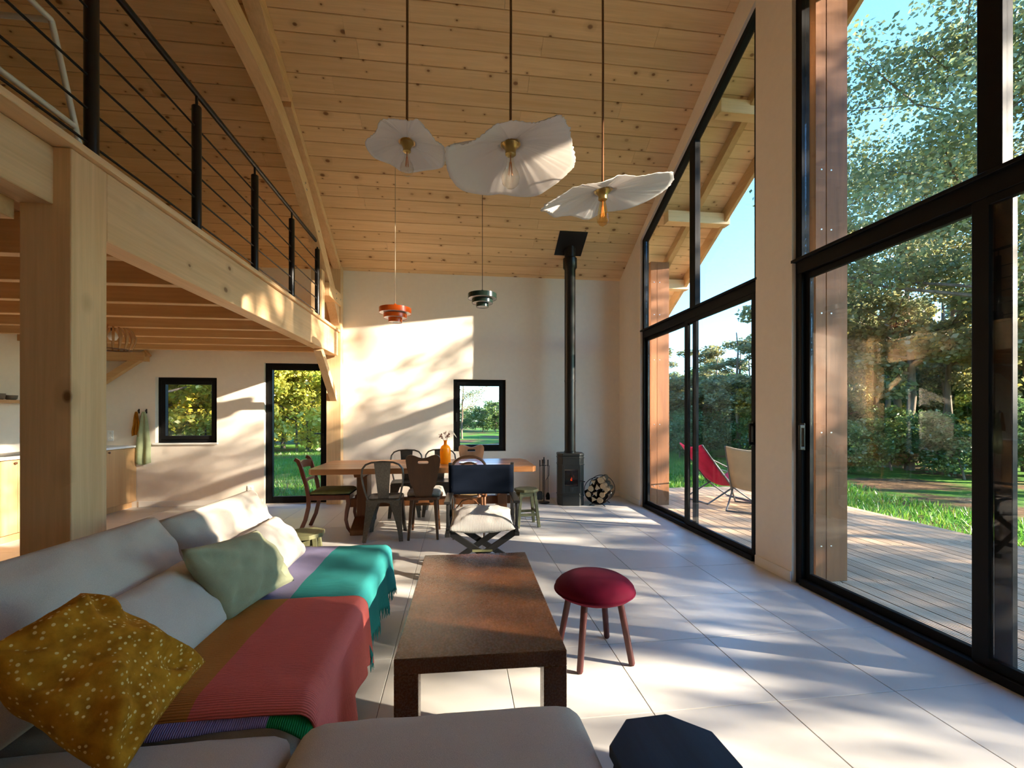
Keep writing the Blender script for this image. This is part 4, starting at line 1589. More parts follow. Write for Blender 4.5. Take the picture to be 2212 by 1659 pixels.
carved_chair('dark carved wooden chair with a handle slot facing the table', (-0.365, 5.03, 0), 0.0, M['dark_wood'])
M['pale_chair'] = wood('pale_chair_wood', (0.50, 0.24, 0.12), (0.38, 0.17, 0.08), 'Z', 0.8, rough=0.45)  # an even pale brown wood, unlike the dark carved chair
carved_chair('pale carved wooden chair with a handle slot beyond the table', (0.20, 6.12, 0), PI, M['pale_chair'])
M['fleece'] = fabric('grey_fleece', (0.42, 0.39, 0.34), weave=160, wrinkle=30, amt=0.2, sheen=0.5, bump_s=0.8)
tag(softbox((-0.545, 4.90, 0.455), (-0.185, 5.24, 0.505), 0.024, n=(14, 14, 4), crown=0.012, seed=9, wr=0.012, wf=16).build('seat_pad', M['fleece'], smooth=180),
    'grey fleece pad lying on the dark carved chair', 'seat pad')

# bentwood chair
M['bentwood'] = wood('bentwood_brown', (0.24, 0.095, 0.035), (0.15, 0.055, 0.02), 'Z', 0.8, rough=0.35, spec=0.5)
M['cane'] = plain('woven_cane', (0.50, 0.33, 0.15), 0.7, 0.2, nscale=120, namt=0.35, bump_s=0.6)
bw = thing('bentwood_chair', 'brown bentwood chair with double hoop back behind the director chair', 'chair', (0.125, 5.03, 0), 0.0)
seat_ring = [(0.195 * math.cos(a * PI / 16), 0.195 * math.sin(a * PI / 16), 0.45) for a in range(32)]
MB().tube(seat_ring, 0.019, 8, closed=True).build('seat_frame', M['bentwood'], bw, smooth=180)
MB().lathe([(0, 0.452), (0.185, 0.452), (0.185, 0.446), (0, 0.446)], 28).build('seat', M['cane'], bw)


def arch_pts(w, z0, z1, y0, lean, n=14, sq=0.75):
    pts = [(-w, y0, z0)]
    zs = z1 - w * sq
    for k in range(n + 1):
        a = PI - PI * k / n
        z = zs + (z1 - zs) * math.sin(a)
        pts.append((w * math.cos(a), y0 - lean * (z - z0), z))
    pts.append((w, y0, z0))
    return pts


MB().tube(arch_pts(0.185, 0.45, 0.90, -0.165, 0.16), 0.0145, 10).build('back_hoop', M['bentwood'], bw, smooth=60)
MB().tube(arch_pts(0.105, 0.45, 0.83, -0.175, 0.16), 0.011, 10).build('inner_hoop', M['bentwood'], bw, smooth=60)
for sx in (-1, 1):
    MB().tube([(sx * 0.175, -0.15, 0.46), (sx * 0.172, -0.18, 0.3), (sx * 0.165, -0.235, 0)], [0.016, 0.0155, 0.012], 10).build('leg', M['bentwood'], bw, smooth=60)
    MB().tube([(sx * 0.15, 0.13, 0.45), (sx * 0.165, 0.17, 0.25), (sx * 0.175, 0.20, 0)], [0.018, 0.016, 0.011], 10).build('leg', M['bentwood'], bw, smooth=60)
MB().tube([(-0.172, -0.18, 0.22), (-0.13, -0.15, 0.33), (-0.07, -0.14, 0.40), (0, -0.14, 0.42), (0.07, -0.14, 0.40), (0.13, -0.15, 0.33), (0.172, -0.18, 0.22)], 0.008, 8).build('arch_brace', M['bentwood'], bw, smooth=60)
MB().tube([(0.15 * math.cos(a * PI / 12), 0.15 * math.sin(a * PI / 12), 0.2) for a in range(24)], 0.008, 6, closed=True).build('ring_stretcher', M['bentwood'], bw, smooth=180)

# sabre leg chair at the head of the table (faces +x)
M['mahogany'] = wood('mahogany', (0.15, 0.035, 0.014), (0.09, 0.02, 0.009), 'Z', 0.8, rough=0.3, spec=0.5)
M['moss_pad'] = fabric('moss_green_pad', (0.23, 0.22, 0.08), weave=400, wrinkle=12, amt=0.15)
M['black_pad'] = fabric('black_pad_border', (0.02, 0.02, 0.018), weave=400, wrinkle=12, amt=0.15)
rc = thing('sabre_leg_chair', 'mahogany chair with curved sabre legs at the head of the table by the garden door', 'chair', (-1.48, 5.44, 0), 0.0)
for sy in (-1, 1):
    y = sy * 0.19
    MB().ribbon([(-0.30, y, 0.0), (-0.235, y, 0.15), (-0.20, y, 0.30), (-0.20, y, 0.42), (-0.225, y, 0.55), (-0.265, y, 0.68), (-0.285, y, 0.76), (-0.315, y, 0.825), (-0.35, y, 0.845)], 0.03, 0.042, (0, 1, 0)).build('back_leg', M['mahogany'], rc, smooth=50, bevel=0.004)
    yf = sy * 0.215
    MB().ribbon([(0.235, yf, 0.42), (0.245, yf, 0.34), (0.225, yf, 0.24), (0.215, yf, 0.15), (0.235, yf, 0.06), (0.275, yf, 0.0)], 0.03, 0.038, (0, 1, 0), ws=[(0.032, 0.046), (0.032, 0.048), (0.03, 0.042), (0.028, 0.036), (0.026, 0.032), (0.026, 0.03)]).build('front_leg', M['mahogany'], rc, smooth=50, bevel=0.004)
    MB().bar((-0.20, y, 0.405), (0.25, yf, 0.405), 0.026, 0.055).build('seat_rail', M['mahogany'], rc, bevel=0.004)
MB().bar((0.245, -0.2, 0.405), (0.245, 0.2, 0.405), 0.026, 0.055).build('seat_rail', M['mahogany'], rc, bevel=0.004)
MB().bar((-0.2, -0.18, 0.405), (-0.2, 0.18, 0.405), 0.026, 0.055).build('seat_rail', M['mahogany'], rc, bevel=0.004)
MB().ribbon([(-0.29, -0.18, 0.77), (-0.315, -0.09, 0.775), (-0.325, 0, 0.777), (-0.315, 0.09, 0.775), (-0.29, 0.18, 0.77)], 0.085, 0.018, (0, 0, 1)).build('crest_rail', M['mahogany'], rc, smooth=50)
MB().ribbon([(-0.24, -0.18, 0.60), (-0.255, 0, 0.602), (-0.24, 0.18, 0.60)], 0.035, 0.016, (0, 0, 1)).build('cross_rail', M['mahogany'], rc, smooth=50)
softbox((-0.19, -0.195, 0.41), (0.25, 0.195, 0.472), 0.026, n=(12, 12, 4), crown=0.018, seed=5, wr=0.004).build('seat_pad', M['moss_pad'], rc, smooth=180)
softbox((-0.195, -0.20, 0.412), (0.255, 0.20, 0.448), 0.016, n=(10, 10, 3), crown=0.0, seed=5, wr=0.001).build('pad_border', M['black_pad'], rc, smooth=180)

# director chair, faces the camera (-y)
M['black_wood'] = wood('black_painted_wood', (0.013, 0.012, 0.012), (0.007, 0.007, 0.007), 'Z', 0.8, rough=0.35, spec=0.5)
M['navy_canvas'] = fabric('dark_navy_canvas', (0.007, 0.010, 0.018), weave=500, wrinkle=5, amt=0.15, sheen=0.0, spec=0.02)
dc = thing('director_chair', 'black folding director chair with dark navy canvas back facing the coffee table', 'chair', (0.205, 3.72, 0), math.radians(-2))
for sx in (-1, 1):
    x = sx * 0.275
    MB().lo((x - 0.015, 0.19, 0.40), (x + 0.015, 0.225, 0.925)).build('back_post', M['black_wood'], dc, bevel=0.003)
    MB().lo((x - 0.014, -0.22, 0.415), (x + 0.014, 0.225, 0.455)).build('side_rail', M['black_wood'], dc, bevel=0.003)
    MB().lo((x - 0.016, -0.235, 0.02), (x + 0.016, 0.235, 0.06)).build('floor_rail', M['black_wood'], dc, bevel=0.003)
    MB().lo((x - 0.012, -0.20, 0.44), (x + 0.012, -0.165, 0.64)).build('arm_post', M['black_wood'], dc, bevel=0.003)
    MB().lo((x - 0.028, -0.22, 0.64), (x + 0.028, 0.20, 0.662)).build('arm_rest', M['black_wood'], dc, bevel=0.004)
    MB().prism([(-0.24, 0.385), (0.24, 0.385), (0.24, 0.415), (-0.24, 0.415)], x - 0.02, x + 0.02, YZ).build('hinge_block', M['black_wood'], dc, bevel=0.003)
for k, y in enumerate((-0.19, -0.165, 0.165, 0.19)):
    s = 1 if k % 2 == 0 else -1
    MB().bar((s * 0.262, y, 0.405), (-s * 0.262, y, 0.055), 0.05, 0.02, up=(0, 1, 0)).build('cross_leg', M['black_wood'], dc, bevel=0.003)
MB().bar((-0.08, -0.205, 0.265), (0.08, -0.205, 0.265), 0.012, 0.026, up=(0, 1, 0)).build('stay', M['olive_wood'], dc)


def sling(p0, p1, w0, sag_axis, sag, n=14, m=6):
    vs, fs = [], []
    p0, p1, w0, sag_axis = Vector(p0), Vector(p1), Vector(w0), Vector(sag_axis)
    for i in range(n + 1):
        u = i / n
        for j in range(m + 1):
            v = j / m
            p = p0.lerp(p1, u) + w0 * v + sag_axis * sag * (4 * u * (1 - u)) * (0.5 + 0.5 * math.sin(PI * v))
            vs.append(p)
    for i in range(n):
        for j in range(m):
            a = i * (m + 1) + j
            fs.append((a, a + m + 1, a + m + 2, a + 1))
    return MB().add(vs, fs)


sling((-0.283, 0.19, 0.645), (0.283, 0.19, 0.645), (0, -0.004, 0.26), (0, 1, 0), 0.035).build('canvas_back', M['navy_canvas'], dc, smooth=180, solid=0.006)
sling((-0.275, -0.2, 0.437), (0.275, -0.2, 0.437), (0, 0.4, 0), (0, 0, -1), 0.04).build('canvas_seat', M['navy_canvas'], dc, smooth=180, solid=0.006)
M['ticking'] = knit('grey_white_ticking', (0.62, 0.575, 0.52), 'X')
tag(pillow((-0.075, 3.50, 0.44), (0.46, 3.48, 0.44), (0.475, 3.93, 0.505), (-0.045, 3.95, 0.505), 0.155, n=28, seed=41, wr=0.014, wf=8, pinch=0.06).build('striped_cushion', M['ticking'], smooth=180),
    'grey and white striped cushion lying on the director chair', 'cushion')


# ------------------------------------------------------------------ vase with dried stems, plate
def amber_mat():
    m, nt, out = new_mat('amber_glass')
    tc = nt.nodes.new('ShaderNodeTexCoord')
    vo = node(nt, 'ShaderNodeTexVoronoi', Scale=60.0, Randomness=0.2)
    nt.links.new(tc.outputs['Object'], vo.inputs['Vector'])
    p = principled(nt, out, (0.85, 0.36, 0.02), 0.15, 0.5, 0.0, vo.outputs['Distance'], 0.5, 0.004)
    tl = nt.nodes.new('ShaderNodeBsdfTranslucent')
    tl.inputs[0].default_value = (1.0, 0.5, 0.03, 1)
    tp = nt.nodes.new('ShaderNodeBsdfTransparent')
    tp.inputs[0].default_value = (1.0, 0.62, 0.10, 1)
    m1 = nt.nodes.new('ShaderNodeMixShader')
    m1.inputs[0].default_value = 0.5
    nt.links.new(p.outputs[0], m1.inputs[1])
    nt.links.new(tl.outputs[0], m1.inputs[2])
    m2 = nt.nodes.new('ShaderNodeMixShader')
    m2.inputs[0].default_value = 0.35
    nt.links.new(m1.outputs[0], m2.inputs[1])
    nt.links.new(tp.outputs[0], m2.inputs[2])
    nt.links.new(m2.outputs[0], out.inputs[0])
    return m


M['amber'] = amber_mat()
va = tag(MB().lathe([(0, 0.0), (0.058, 0.0), (0.064, 0.008), (0.065, 0.15), (0.062, 0.185), (0.048, 0.215), (0.024, 0.232), (0.019, 0.24), (0.019, 0.275), (0.024, 0.282), (0.021, 0.286), (0.016, 0.275), (0.015, 0.238)], 26).build('bottle_vase', M['amber'], smooth=50),
         'amber textured glass bottle vase on the dining table', 'vase')
va.location = (-0.145, 5.40, 0.755)
M['dry'] = plain('dried_brown_flowers', (0.16, 0.06, 0.035), 0.9, 0.1)
M['dry_white'] = plain('pale_dried_grass', (0.70, 0.64, 0.54), 0.9, 0.1)
st = thing('dried_flowers', 'dried brown flowers and pale feathery grass in the amber vase', 'dried flowers', (-0.145, 5.40, 0.80))
rf = random.Random(9)
for k in range(7):
    a = rf.uniform(0, 6.28)
    q = (0.055 * math.cos(a) - 0.01, 0.05 * math.sin(a), rf.uniform(0.27, 0.345))
    s = MB().tube([(0.004 * math.cos(a), 0.004 * math.sin(a), 0.0), (0.01 * math.cos(a), 0.01 * math.sin(a), 0.22), q], 0.0016, 5)
    for i in range(9):
        r = 0.006
        c = Vector(q) + Vector((rf.uniform(-.014, .014), rf.uniform(-.014, .014), rf.uniform(-.02, .014)))
        s.lathe([(0, -r), (r * .8, -r * .5), (r, 0), (r * .7, r * .6), (0, r)], 6, c)
    s.build('flower_stem', M['dry'], st, smooth=60)
for k in range(9):
    z = 0.30 + 0.005 * k
    pts = [(0, 0, 0.05), (0.008, 0, 0.22)] + [(0.02 + 0.115 * u, 0.01 * k - 0.04 * u, z + 0.035 * math.sin(PI * u * 0.8) - 0.045 * u * u * (1 + k * 0.12)) for u in (0.2, 0.4, 0.6, 0.8, 1.0)]
    MB().tube(pts, [0.0012, 0.0012, 0.0012, 0.0014, 0.0016, 0.0014, 0.0008], 4).build('grass_plume', M['dry_white'], st)
M['ceramic'] = plain('white_ceramic', (0.75, 0.73, 0.70), 0.25, 0.5)
pl = tag(MB().lathe([(0, 0.004), (0.06, 0.004), (0.075, 0.002), (0.11, 0.014), (0.112, 0.017), (0.075, 0.008), (0, 0.007)], 32).build('plate', M['ceramic'], smooth=40), 'white plate on the dining table beside the vase', 'plate')
pl.location = (0.13, 5.42, 0.753)

# ================================================================== STOVE CORNER
sv = thing('wood_stove', 'black cast iron wood stove with a tall flue pipe in the corner', 'stove', (1.70, 6.53, 0), -0.16)


def octa(w, d, c):
    return [(-w + c, -d), (w - c, -d), (w, -d + c), (w, d - c), (w - c, d), (-w + c, d), (-w, d - c), (-w, -d + c)]


ci = M['cast_iron']
MB().prism(octa(0.195, 0.18, 0.07), 0.0, 0.735).build('body', ci, sv, bevel=0.006)
MB().prism(octa(0.20, 0.185, 0.07), 0.735, 0.775).build('top_plate', ci, sv, bevel=0.012, seg=3)
for z in (0.14, 0.60, 0.70):
    MB().prism(octa(0.201, 0.186, 0.072), z, z + 0.016).build('band', ci, sv, bevel=0.004)
dr = MB()
XZ = Matrix(((1, 0, 0, 0), (0, 0, 1, 0), (0, 1, 0, 0), (0, 0, 0, 1)))      # local (x, y) -> world (x, z), thickness along y
dr.lo((-0.135, -0.197, 0.19), (-0.098, -0.18, 0.60))
dr.lo((0.098, -0.197, 0.19), (0.135, -0.18, 0.60))
dr.lo((-0.098, -0.197, 0.19), (0.098, -0.18, 0.295))
dr.lo((-0.098, -0.197, 0.545), (0.098, -0.18, 0.60))
door = dr.build('door', ci, sv, bevel=0.003)
M['stove_glass'] = glass_mat('sooty_stove_glass', (0.5, 0.45, 0.42))
M['soot'] = plain('sooty_firebox', (0.01, 0.008, 0.007), 0.9, 0.1)
MB().lo((-0.098, -0.192, 0.295), (0.098, -0.189, 0.545)).build('window', M['stove_glass'], door)
fb = MB().lo((-0.098, -0.1815, 0.295), (0.098, -0.1802, 0.545)).build('firebox', M['soot'], sv)
MB().bar((0.10, -0.212, 0.385), (0.20, -0.225, 0.365), 0.014, 0.014).build('door_handle', M['black_metal'], door, bevel=0.003)
MB().lathe([(0, 0), (0.034, 0), (0.034, 0.006), (0.028, 0.009), (0, 0.009)], 20, (0, 0, 0), Matrix.Translation((0.0, -0.197, 0.245)) @ Matrix.Rotation(PI / 2, 4, 'X')).build('air_dial', ci, sv, smooth=40)


def ember_mat():
    m, nt, out = new_mat('glowing_embers')
    tc = nt.nodes.new('ShaderNodeTexCoord')
    n = node(nt, 'ShaderNodeTexNoise', Scale=22.0, Detail=3.0)
    nt.links.new(tc.outputs['Object'], n.inputs['Vector'])
    c = ramp(nt, n.outputs[0], [(0.42, (0.02, 0.0, 0.0)), (0.55, (0.8, 0.06, 0.01)), (0.7, (1.0, 0.35, 0.06))])
    e = nt.nodes.new('ShaderNodeEmission')
    e.inputs['Strength'].default_value = 1.1
    nt.links.new(c, e.inputs[0])
    nt.links.new(e.outputs[0], out.inputs[0])
    return m


M['ember'] = ember_mat()
M['char'] = wood('charred_log', (0.22, 0.16, 0.11), (0.05, 0.035, 0.03), 'Z', 1.0, rough=0.9)
MB().bar((0.0, -0.1855, 0.375), (0.028, -0.1855, 0.455), 0.026, 0.004, up=(0, 1, 0)).build('ember', M['ember'], sv)
for (a, b) in (((-0.075, -0.1855, 0.335), (-0.025, -0.1855, 0.345)), ((0.03, -0.1855, 0.315), (0.085, -0.1855, 0.32)), ((-0.01, -0.1855, 0.53), (0.03, -0.1855, 0.42))):
    MB().bar(a, b, 0.03, 0.006, up=(0, 1, 0)).build('fire_log', M['char'], sv, bevel=0.002)
fl_ = MB().lathe([(0, 0.775), (0.09, 0.775), (0.09, 0.80), (0.083, 0.805), (0.083, 1.85), (0.086, 1.852), (0.086, 1.875), (0.083, 1.877), (0.083, 3.55), (0.105, 3.58), (0.105, 3.72), (0.083, 3.74), (0.083, 3.95), (0, 3.95)], 28)
fl_.build('flue_pipe', M['black_metal'], sv, smooth=40)
cp = MB()
R = Matrix.Translation((0, -0.10, zc(6.43) - 0.006)) @ Matrix.Rotation(0.16, 4, 'Z') @ Matrix.Rotation(-TILT, 4, 'X')
cp.box((0, 0, 0), (0.42, 0.44, 0.008), 0, R)
cp.build('ceiling_plate', M['black_metal'], sv, bevel=0.002, seg=1)

# fire irons
fs_ = thing('fire_iron_stand', 'black iron stand for fire tools between stool and stove', 'stand', (1.315, 6.62, 0))
bm_ = M['black_metal']
MB().lathe([(0, 0), (0.085, 0), (0.088, 0.012), (0.08, 0.022), (0, 0.024)], 24).build('base', bm_, fs_, smooth=40)
MB().tube([(0, 0, 0.02), (0, 0, 0.62)], 0.010, 10).build('pole', bm_, fs_, smooth=40)
MB().lathe([(0, 0.60), (0.014, 0.605), (0.014, 0.66), (0.009, 0.67), (0.009, 0.70), (0, 0.705)], 12).build('knob', bm_, fs_, smooth=40)
hk = MB()
for a in (0.2, 1.77, 3.34, 4.91):
    hk.tube([(0, 0, 0.575), (0.06 * math.cos(a), 0.06 * math.sin(a), 0.575), (0.075 * math.cos(a), 0.075 * math.sin(a), 0.588)], 0.004, 6)
hk.build('hooks', bm_, fs_)


def iron(name, label, a, kind):
    t = thing(name, label, 'fire tool', (1.315 + 0.066 * math.cos(a), 6.62 + 0.066 * math.sin(a), 0))
    MB().tube([(0, 0, 0.16), (0, 0, 0.56)], 0.0045, 8).build('shaft', bm_, t, smooth=40)
    MB().tube([(0, 0, 0.56), (0, 0, 0.66)], [0.008, 0.009], 10).build('handle', bm_, t, smooth=40)
    if kind == 'shovel':
        MB().prism([(-0.045, 0.06), (-0.03, 0.05), (0.03, 0.05), (0.045, 0.06), (0.045, 0.16), (0.02, 0.185), (-0.02, 0.185), (-0.045, 0.16)], -0.002, 0.002, XZ).build('blade', bm_, t)
    elif kind == 'brush':
        MB().lathe([(0, 0.05), (0.03, 0.05), (0.028, 0.12), (0.015, 0.155), (0, 0.16)], 14).build('bristles', M['soot'], t, smooth=60)
    else:
        MB().tube([(0, 0, 0.16), (0.0, 0, 0.10), (0.02, 0, 0.09)], 0.0045, 8).build('tip', bm_, t)
    return t


iron('fire_shovel', 'black fire shovel hanging on the iron stand', 3.34, 'shovel')
iron('fire_brush', 'black hearth brush hanging on the iron stand', 0.2, 'brush')
iron('fire_poker', 'black poker hanging at the back of the iron stand', 1.77, 'poker')
pk = thing('fire_tongs', 'bent black fire tongs hanging at the front of the iron stand', 'fire tool', (1.33, 6.545, 0))
MB().tube([(0.0, 0, 0.10), (0.0, 0, 0.36), (0.045, 0, 0.43), (0.05, 0, 0.585)], 0.0045, 8).build('bent_arm', bm_, pk, smooth=40)

# log holder and logs
lh = thing('log_holder', 'round black iron log holder on the floor beside the stove', 'log holder', (2.13, 6.42, 0), -0.55)
sheet = MB()
vs, fs = [], []
n = 22
for k in range(n + 1):
    a = PI * 1.02 + PI * 0.96 * k / n
    for y in (-0.15, 0.15):
        vs.append((0.195 * math.cos(a), y, 0.225 + 0.195 * math.sin(a)))
for k in range(n):
    fs.append((k * 2, k * 2 + 2, k * 2 + 3, k * 2 + 1))
sheet.add(vs, fs)
sheet.build('cradle', bm_, lh, smooth=180, solid=0.004)
for y in (-0.15, 0.15):
    MB().tube([(0.197 * math.cos(a * PI / 20), y, 0.225 + 0.197 * math.sin(a * PI / 20)) for a in range(40)], 0.005, 6, closed=True).build('hoop', bm_, lh, smooth=180)
    MB().tube([(-0.12, y, 0.005), (-0.06, y, 0.04), (0.06, y, 0.04), (0.12, y, 0.005)], 0.006, 6).build('foot', bm_, lh)
M['log_bark'] = plain('log_bark', (0.13, 0.085, 0.05), 0.95, 0.1, nscale=40, namt=0.5, bump_s=0.9, bump_d=0.01)
M['log_end'] = plain('split_log_wood', (0.50, 0.35, 0.20), 0.85, 0.1, nscale=30, namt=0.25)
rl = random.Random(6)
spots = [(-0.06, 0.09, .05), (0.045, 0.085, .048), (-0.13, 0.16, .045), (-0.02, 0.175, .045), (0.085, 0.165, .045), (-0.10, 0.25, .047), (0.0, 0.265, .05), (0.135, 0.24, .04), (0.085, 0.29, .045), (-0.045, 0.345, .045), (0.05, 0.375, .05)]
words = ['lowest, on the left', 'lowest, on the right', 'second layer, leftmost', 'second layer, in the middle', 'second layer, rightmost', 'third layer, leftmost',
         'third layer, in the middle', 'third layer, rightmost', 'fourth layer, on the right', 'fourth layer, on the left', 'on the very top']
for k, (x, z, r) in enumerate(spots):
    mb = MB()
    m_ = 7 if k % 3 else 3
    poly = [(r * rl.uniform(.85, 1.1) * math.cos(2 * PI * i / m_ + k), r * rl.uniform(.85, 1.1) * math.sin(2 * PI * i / m_ + k)) for i in range(m_)]
    mb.prism(poly, -0.17, 0.17, Matrix.Rotation(PI / 2, 4, 'X'))
    mb.mi = [1, 1] + [0] * m_
    o = mb.build('firewood_log', [M['log_bark'], M['log_end']], bevel=0.004)
    c, s_ = math.cos(-0.55), math.sin(-0.55)
    o.location = (2.13 + c * x, 6.42 + s_ * x, z + 0.012)
    o.rotation_euler = (rl.uniform(-.05, .05), 0, -0.55 + rl.uniform(-.06, .06))
    tag(o, f'split firewood log in the round log holder, {words[k]}', 'log', 'firewood logs in the round holder')


# ================================================================== PENDANT LAMPS
RIM_SMALL = [(-0.203, -0.029, -0.045), (-0.167, -0.086, -0.045), (-0.133, -0.141, -0.045), (-0.1, -0.22, -0.045), (-0.07, -0.239, -0.045), (-0.023, -0.227, -0.045), (0.023, -0.225, -0.045), (0.05, -0.233, -0.045), (0.07, -0.249, -0.045), (0.102, -0.214, -0.045), (0.133, -0.163, -0.045), (0.157, -0.086, -0.045), (0.185, -0.052, -0.045), (0.192, 0.01, -0.045), (0.184, 0.093, -0.045), (0.162, 0.145, -0.045), (0.121, 0.177, -0.045), (0.065, 0.183, -0.045), (0.017, 0.183, -0.045), (-0.016, 0.193, -0.045), (-0.059, 0.188, -0.045), (-0.091, 0.162, -0.045), (-0.133, 0.132, -0.045), (-0.166, 0.081, -0.045), (-0.19, 0.032, -0.045)]
RIM_BIG = [(-0.324, -0.114, -0.117), (-0.305, -0.143, -0.113), (-0.271, -0.162, -0.109), (-0.237, -0.155, -0.106), (-0.198, -0.177, -0.101), (-0.158, -0.196, -0.096), (-0.115, -0.238, -0.09), (-0.072, -0.269, -0.084), (-0.023, -0.293, -0.078), (0.036, -0.291, -0.072), (0.082, -0.29, -0.067), (0.111, -0.306, -0.064), (0.149, -0.314, -0.059), (0.169, -0.327, -0.057), (0.205, -0.299, -0.055), (0.221, -0.261, -0.055), (0.247, -0.227, -0.054), (0.264, -0.176, -0.055), (0.292, -0.112, -0.055), (0.321, -0.042, -0.056), (0.341, 0.043, -0.058), (0.33, 0.108, -0.062), (0.314, 0.175, -0.067), (0.265, 0.252, -0.076), (0.192, 0.315, -0.087), (0.089, 0.316, -0.097), (-0.014, 0.308, -0.107), (-0.097, 0.321, -0.116), (-0.174, 0.282, -0.121), (-0.24, 0.225, -0.125), (-0.295, 0.138, -0.126), (-0.319, 0.047, -0.124), (-0.324, -0.037, -0.121)]
RIM_THIN = [(-0.346, -0.024, -0.135), (-0.331, -0.065, -0.125), (-0.279, -0.093, -0.105), (-0.211, -0.126, -0.079), (-0.139, -0.139, -0.056), (-0.058, -0.149, -0.03), (0.03, -0.141, -0.005), (0.12, -0.13, 0.021), (0.226, -0.108, 0.049), (0.301, -0.084, 0.068), (0.369, -0.057, 0.084), (0.404, -0.007, 0.087), (0.419, 0.041, 0.085), (0.405, 0.092, 0.073), (0.346, 0.136, 0.048), (0.26, 0.164, 0.018), (0.177, 0.18, -0.009), (0.099, 0.184, -0.033), (0.038, 0.188, -0.052), (-0.003, 0.197, -0.066), (-0.076, 0.158, -0.082), (-0.153, 0.126, -0.1), (-0.236, 0.096, -0.12), (-0.282, 0.037, -0.125), (-0.315, -0.006, -0.129)]


def petal_mat():
    m, nt, out = new_mat('creased_white_paper')
    tc = nt.nodes.new('ShaderNodeTexCoord')
    n = node(nt, 'ShaderNodeTexNoise', Scale=30.0, Detail=5.0)
    nt.links.new(tc.outputs['Object'], n.inputs['Vector'])
    b = nt.nodes.new('ShaderNodeBump')
    b.inputs['Strength'].default_value = 0.15
    b.inputs['Distance'].default_value = 0.004
    nt.links.new(n.outputs[0], b.inputs['Height'])
    d = nt.nodes.new('ShaderNodeBsdfDiffuse')
    d.inputs[0].default_value = (0.84, 0.82, 0.80, 1)
    t = nt.nodes.new('ShaderNodeBsdfTranslucent')
    t.inputs[0].default_value = (0.84, 0.80, 0.76, 1)
    for x in (d, t):
        nt.links.new(b.outputs[0], x.inputs['Normal'])
    mx = nt.nodes.new('ShaderNodeMixShader')
    mx.inputs[0].default_value = 0.4
    nt.links.new(d.outputs[0], mx.inputs[1])
    nt.links.new(t.outputs[0], mx.inputs[2])
    nt.links.new(mx.outputs[0], out.inputs[0])
    return m


M['petal'] = petal_mat()
M['rope'] = plain('brown_rope_flex', (0.16, 0.075, 0.035), 0.9, 0.1, nscale=90, namt=0.5, bump_s=0.8)
M['brass'] = plain('aged_brass', (0.42, 0.29, 0.10), 0.3, 0.5, 1.0)
M['bulb'] = glass_mat('clear_bulb_glass', (0.97, 0.94, 0.88))
M['bulb_amber'] = glass_mat('amber_bulb_glass', (0.98, 0.80, 0.50))
M['filament'] = plain('copper_filament', (0.65, 0.25, 0.08), 0.4, 0.5)


def petal_lamp(label, c, rim, seed, scale_bulb, mat_bulb, dome, long_bulb=False):
    t = thing('petal_pendant', label, 'pendant lamp', c)
    n = len(rim)
    # finer rim by interpolation
    K = 6
    fine = []
    for i in range(n):
        p0, p1, p2, p3 = [Vector(rim[(i + k) % n]) for k in (-1, 0, 1, 2)]
        for k in range(K):
            u = k / K
            fine.append(0.5 * ((2 * p1) + (-p0 + p2) * u + (2 * p0 - 5 * p1 + 4 * p2 - p3) * u * u + (-p0 + 3 * p1 - 3 * p2 + p3) * u ** 3))
    N = len(fine)
    rd = random.Random(seed)
    crease = [rd.uniform(-1, 1) for _ in range(N)]
    vs, fs = [], []
    NR = 14
    for j in range(1, NR + 1):
        r = j / NR
        for i, q in enumerate(fine):
            rr = 0.03 / max(0.05, math.hypot(q.x, q.y)) + (1 - 0.03 / max(0.05, math.hypot(q.x, q.y))) * r
            jag = 1 + (0.012 * crease[i] if j == NR else 0)
            x, y = q.x * rr * jag, q.y * rr * jag
            ang = math.atan2(q.y, q.x)
            z = q.z * (rr ** 1.25) + dome * (1 - rr) * rr * 1.4
            z += 0.010 * r * math.sin(5 * ang + seed) + 0.0035 * crease[i] * (0.3 + 0.7 * r) * (1.2 - r * 0.6)
            vs.append((x, y, z + 0.03))
    for j in range(NR - 1):
        for i in range(N):
            a, b = j * N + i, j * N + (i + 1) % N
            fs.append((a, b, b + N, a + N))
    MB().add(vs, fs).build('shade', M['petal'], t, smooth=180, solid=0.0015)
    top = zc(c[1]) - c[2] - 0.005
    MB().tube([(0, 0, 0.03), (0.002, 0, top * 0.3), (-0.002, 0, top * 0.7), (0, 0, top)], 0.0062, 8).build('cord', M['rope'], t, smooth=60)
    s = scale_bulb
    MB().lathe([(0, 0.05), (0.02 * s, 0.045), (0.041 * s, 0.034), (0.042 * s, 0.022), (0.031 * s, 0.012), (0.024 * s, -0.004), (0.024 * s, -0.022 * s), (0.019 * s, -0.026 * s), (0, -0.026 * s)], 24).build('socket', M['brass'], t, smooth=40)
    if long_bulb:
        prof = [(0.015, -0.02), (0.017, -0.04), (0.026, -0.085), (0.033, -0.125), (0.031, -0.145), (0.02, -0.16), (0.006, -0.168), (0, -0.172)]
    else:
        prof = [(0.013, -0.02), (0.015, -0.05), (0.022, -0.08), (0.036, -0.105), (0.042, -0.128), (0.037, -0.152), (0.02, -0.168), (0, -0.172)]
    b = MB().lathe([(r * s, z * s) for r, z in prof], 24).build('bulb', mat_bulb, t, smooth=180)
    f = MB()
    for k in range(6):
        a = k * PI / 3
        f.tube([(0.004 * s * math.cos(a), 0.004 * s * math.sin(a), -0.055 * s), (0.010 * s * math.cos(a), 0.010 * s * math.sin(a), -0.115 * s)], 0.0011, 4)
    f.tube([(0, 0, -0.02 * s), (0, 0, -0.06 * s)], 0.003, 5)
    f.build('filament', M['filament'], b)
    return t


